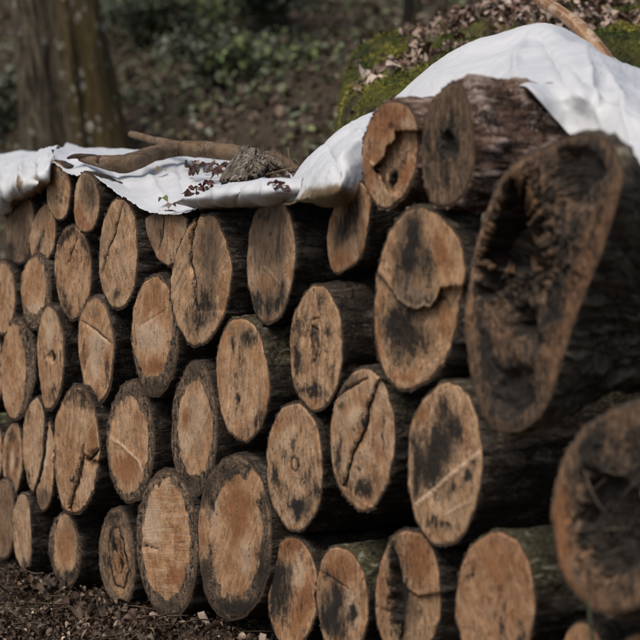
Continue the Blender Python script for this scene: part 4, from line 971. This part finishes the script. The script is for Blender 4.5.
for i in range(300):
    X, Y, Z = on_rock(0, 1)
    o = obj('dead_leaf', random.choice(PALE), rock, (X - rb[0], Y - rb[1], Z + .02 - rb[2]))
    s = random.uniform(.032, .06); o.scale = (s, s, s); o.rotation_euler = (random.gauss(0, .5), random.gauss(0, .5), random.uniform(0, 6.3))
pts = np.array([on_rock(0, 1) for _ in range(4200)]); pts[:, 2] += .01
lm = leaf_mass('small_dead_leaves', pts - rb, RNG.uniform(.02, .045, len(pts)), pick([(0.30, 0.21, 0.16), (0.16, 0.09, 0.06), (0.09, 0.05, 0.035), (0.38, 0.29, 0.23)], len(pts)), .6, M_LEAF)
tag(obj('small_dead_leaves', lm, rock), kind='stuff')

# ------------------------------------------------------------------ trees
def mat_trunk():
    t = NT('old_trunk', 0.92); bc = t.attr('bc'); ms = t.attr('moss', 'Fac')
    n1 = t.noise(t.vmul(bc, 30, 5, 30), 1.0, 6, 0.65, 0.7); n2 = t.noise(bc, 60, 4, 0.65); n3 = t.noise(bc, 5, 4, 0.6)
    c = t.mix(t.sm(n1, 0.35, 0.66), (0.018, 0.015, 0.010), (0.15, 0.125, 0.085))
    c = t.mix(t.sm(t.math('ADD', ms, t.half(n3, 0.8)), 0.35, 0.75, 0, .8), c, t.mix(n1, (0.035, 0.026, 0.008), (0.135, 0.095, 0.03)))
    vor = t.n('ShaderNodeTexVoronoi'); t.l(t.vmul(bc, 1, .7, 1), vor.inputs['Vector']); vor.inputs['Scale'].default_value = 19
    lich = t.math('MULTIPLY', t.sm(vor.outputs['Distance'], 0.42, 0.24), t.sm(n2, 0.40, 0.55))
    lich = t.math('MULTIPLY', lich, t.sm(n3, 0.50, 0.62))
    c = t.mix(lich, c, (0.5, 0.48, 0.42))
    t.base(c); t.bump(n1, 1.0, 0.03); return t.m
M_TRUNK = mat_trunk()

def trunk(name, label, px0, px1, Y, wpx, lobes, mat, seed, top=7.0, group=None):
    """px0 = (x, y) of the trunk's axis low in the picture, px1 higher up; the axis goes on up and down from there"""
    a = atY(px0[0], px0[1], Y); b = atY(px1[0], px1[1], Y)
    lean = (b - a) / (b[2] - a[2])
    z0 = float(gz(np.array([a[0]]), np.array([a[1]]))[0]) - 0.1
    nl, nc = 110, 72
    zz = z0 + (top - z0) * np.linspace(0, 1, nl) ** 1.6
    r0 = wpx * Y / FPX / 2
    th = np.linspace(0, 2 * np.pi, nc, endpoint=False)
    TH = np.repeat(th[None], nl, 0); ZZ = np.repeat(zz[:, None], nc, 1)
    taper = 1 - 0.30 * np.clip(ZZ - a[2], -2, 2.0) - 0.02 * np.clip(ZZ - a[2] - 2, 0, 9)
    taper = np.interp(ZZ, [z0, z0 + .35, a[2], b[2], b[2] + 1.5, top], [1.6, 1.15, 1.0, .80, .62, .40])
    lob = 0
    for ang, dep, wid in lobes:
        lob = lob - dep * np.exp(-((np.angle(np.exp(1j * (TH - ang)))) / wid) ** 2)
    ridg = np.abs(fbm(np.stack([np.cos(TH) * 4.5, np.sin(TH) * 4.5, ZZ * 1.7 + seed], -1), seed, 4))
    R = r0 * taper * (1 + lob + 0.12 * fbm(np.stack([np.cos(TH) * 1.4, np.sin(TH) * 1.4, ZZ * 1.2 + seed], -1), seed + 1, 3) - 0.22 * ridg)
    cx = a[0] + lean[0] * (zz - a[2]); cy = a[1] + lean[1] * 0 * zz
    V = np.stack([cx[:, None] + R * np.cos(TH), cy[:, None] + R * np.sin(TH), ZZ], -1)
    base = np.array([cx[0], a[1], z0 + .1])
    root = thing(name, label, 'tree', base, group)
    bc = np.stack([R * np.cos(TH), ZZ, R * np.sin(TH)], -1).reshape(-1, 3)
    mo = (sstep(.1, .9, np.cos(TH + .55)) * .9 * np.ones_like(ZZ)).ravel()
    F = grid_faces(nl, nc, True)
    obj('trunk', new_mesh('trunk', (V - base).reshape(-1, 3), F, mat, True, {'bc': ('FLOAT_VECTOR', bc), 'moss': ('FLOAT', mo)}), root)
    topc = np.array([cx[-1], a[1], top])
    random.seed(seed)
    for k in range(5):
        an = k * 1.26 + random.random(); h = top - random.uniform(0.0, 1.8)
        s = np.array([np.interp(h, zz, cx), a[1], h]); dirv = np.array([math.cos(an), math.sin(an), .7])
        pts = [s + dirv * q * r0 * 10 + np.array([0, 0, q * q * .5]) for q in (0, .3, .65, 1.0)]
        tube_obj('limb', pts, [r0 * .3, r0 * .22, r0 * .14, r0 * .05], mat, root, base, rough=.1, seed=seed + k)
    return root

trunk('tree', 'thick mossy tree trunk with a dark groove left behind the stack', (77, 150), (57, 2), 15.2, 112, [(-1.87, .46, .20), (-1.15, .12, .14), (-2.35, .22, .12), (-1.5, .10, .10)], M_TRUNK, 71)
trunk('tree', 'thin dark tree trunk beyond the mossy rock', (412, 30), (412, 2), 16.5, 15, [], mat_bark('bark_dark', (0.010, 0.008, 0.006), (0.028, 0.022, 0.016), (0.05, 0.042, 0.032)), 75, top=7.5)

# ------------------------------------------------------------------ undergrowth on the bank
def cover(n, x0, x1, y0, y1, pal, smin, smax, thr, sd, hmax=.10):
    X = RNG.uniform(x0, x1, n); Y = RNG.uniform(y0, y1, n)
    X = X * Y / 15.0
    p = np.stack([X, Y, np.zeros(n)], -1)
    k = fbm(p * 1.1, sd, 3) > thr
    X, Y = X[k], Y[k]
    Z = gz(X, Y) + RNG.uniform(0.0, hmax, len(X))
    return np.stack([X, Y, Z], -1), RNG.uniform(smin, smax, len(X)), pick(pal, len(X), .22)
p1 = cover(52000, -5, 5, 12.2, 26, GREEN, .02, .05, -.16, 81)
lm = leaf_mass('ground_cover', p1[0], p1[1], p1[2], .7, M_LEAF, (0, 1))
tag(obj('ground_cover', lm), 'low dark green ivy and bramble leaves covering the wooded bank', 'ground cover', kind='stuff')
p2 = cover(46000, -5, 5, 12.2, 26, [(0.10, 0.065, 0.042), (0.15, 0.10, 0.07), (0.06, 0.038, 0.026), (0.21, 0.15, 0.11)], .025, .055, -.22, 87, .03)
lm = leaf_mass('bank_leaf_litter', p2[0], p2[1], p2[2], .5, M_LEAF)
tag(obj('bank_leaf_litter', lm), 'mauve-brown fallen leaves scattered over the wooded bank', 'leaf litter', kind='stuff')

def bush(px, Y, R, nleaf, pal, label, seed, hgt=1.0):
    X = (px - 320) / FPX * Y
    z = float(gz(np.array([X]), np.array([Y]))[0]); base = np.array([X, Y, z])
    root = thing('bramble_bush', label, 'bush', base, 'bramble bushes on the bank')
    r = np.random.default_rng(seed)
    tips = []
    for k in range(12):
        an = r.uniform(0, 6.28); l = R * r.uniform(.6, 1.15)
        pts = [np.array([math.cos(an) * l * q, math.sin(an) * l * q, hgt * R * (1.7 * q - 1.15 * q * q) * r.uniform(.8, 1.2)]) for q in (0, .3, .6, 1)]
        tube_obj('stem', pts, [.008, .006, .005, .003], M_BRANCH, root, rough=.05, nc=6, sub=3, seed=seed + k)
        tips.append(pts)
    nleaf = int(nleaf * 1.6); T = np.array(tips)
    i = r.integers(0, len(T), nleaf); q = r.uniform(.4, 3, nleaf); j = np.minimum(q.astype(int), 2); f = (q - j)[:, None]
    nleaf = nleaf
    P = T[i, j] * (1 - f) + T[i, j + 1] * f + r.normal(0, R * .13, (nleaf, 3))
    P[:, 2] = np.abs(P[:, 2])
    me = leaf_mass('foliage', P, r.uniform(.022, .05, nleaf), pick(np.array(pal) * 2.0, nleaf, .22), .8, M_LEAF, (0, 1))
    obj('foliage', me, root)
LG = [(0.09, 0.125, 0.045), (0.12, 0.145, 0.05), (0.07, 0.095, 0.035), (0.13, 0.145, 0.06)]
DG = [(0.022, 0.032, 0.016), (0.032, 0.042, 0.022), (0.02, 0.024, 0.014)]
BG = [(0.08, 0.092, 0.06), (0.055, 0.065, 0.04), (0.12, 0.13, 0.095), (0.04, 0.04, 0.025)]
bush(168, 18.6, .42, 1100, LG, 'bright green bramble clump on the slope right of the thick trunk', 1)
bush(205, 20.2, .46, 1100, LG, 'yellow-green bramble clump higher up the slope than the bright green one', 2)
bush(150, 18.0, .38, 800, DG, 'dark leafy bramble close beside the right flank of the thick trunk', 3)
bush(240, 19.0, .50, 1100, DG, 'almost black bramble mass in the middle of the slope', 4)
bush(270, 17.5, .42, 900, DG, 'dark bramble low on the slope above the bark slab', 5)
bush(215, 16.2, .30, 700, BG, 'grey-green bramble just beyond the long bent branch', 6)
bush(265, 16.0, .26, 600, LG + BG, 'lighter bramble sprig just above the rotten stub', 7)
bush(8, 17.0, .34, 600, BG, 'grey-green bramble at the left photo edge beside the trunk', 8)
bush(335, 20.0, .42, 800, BG, 'grey-green bramble above the left end of the mossy rock', 9)
bush(385, 22.0, .40, 700, DG + BG, 'dark green bramble beside the thin dark trunk', 10)
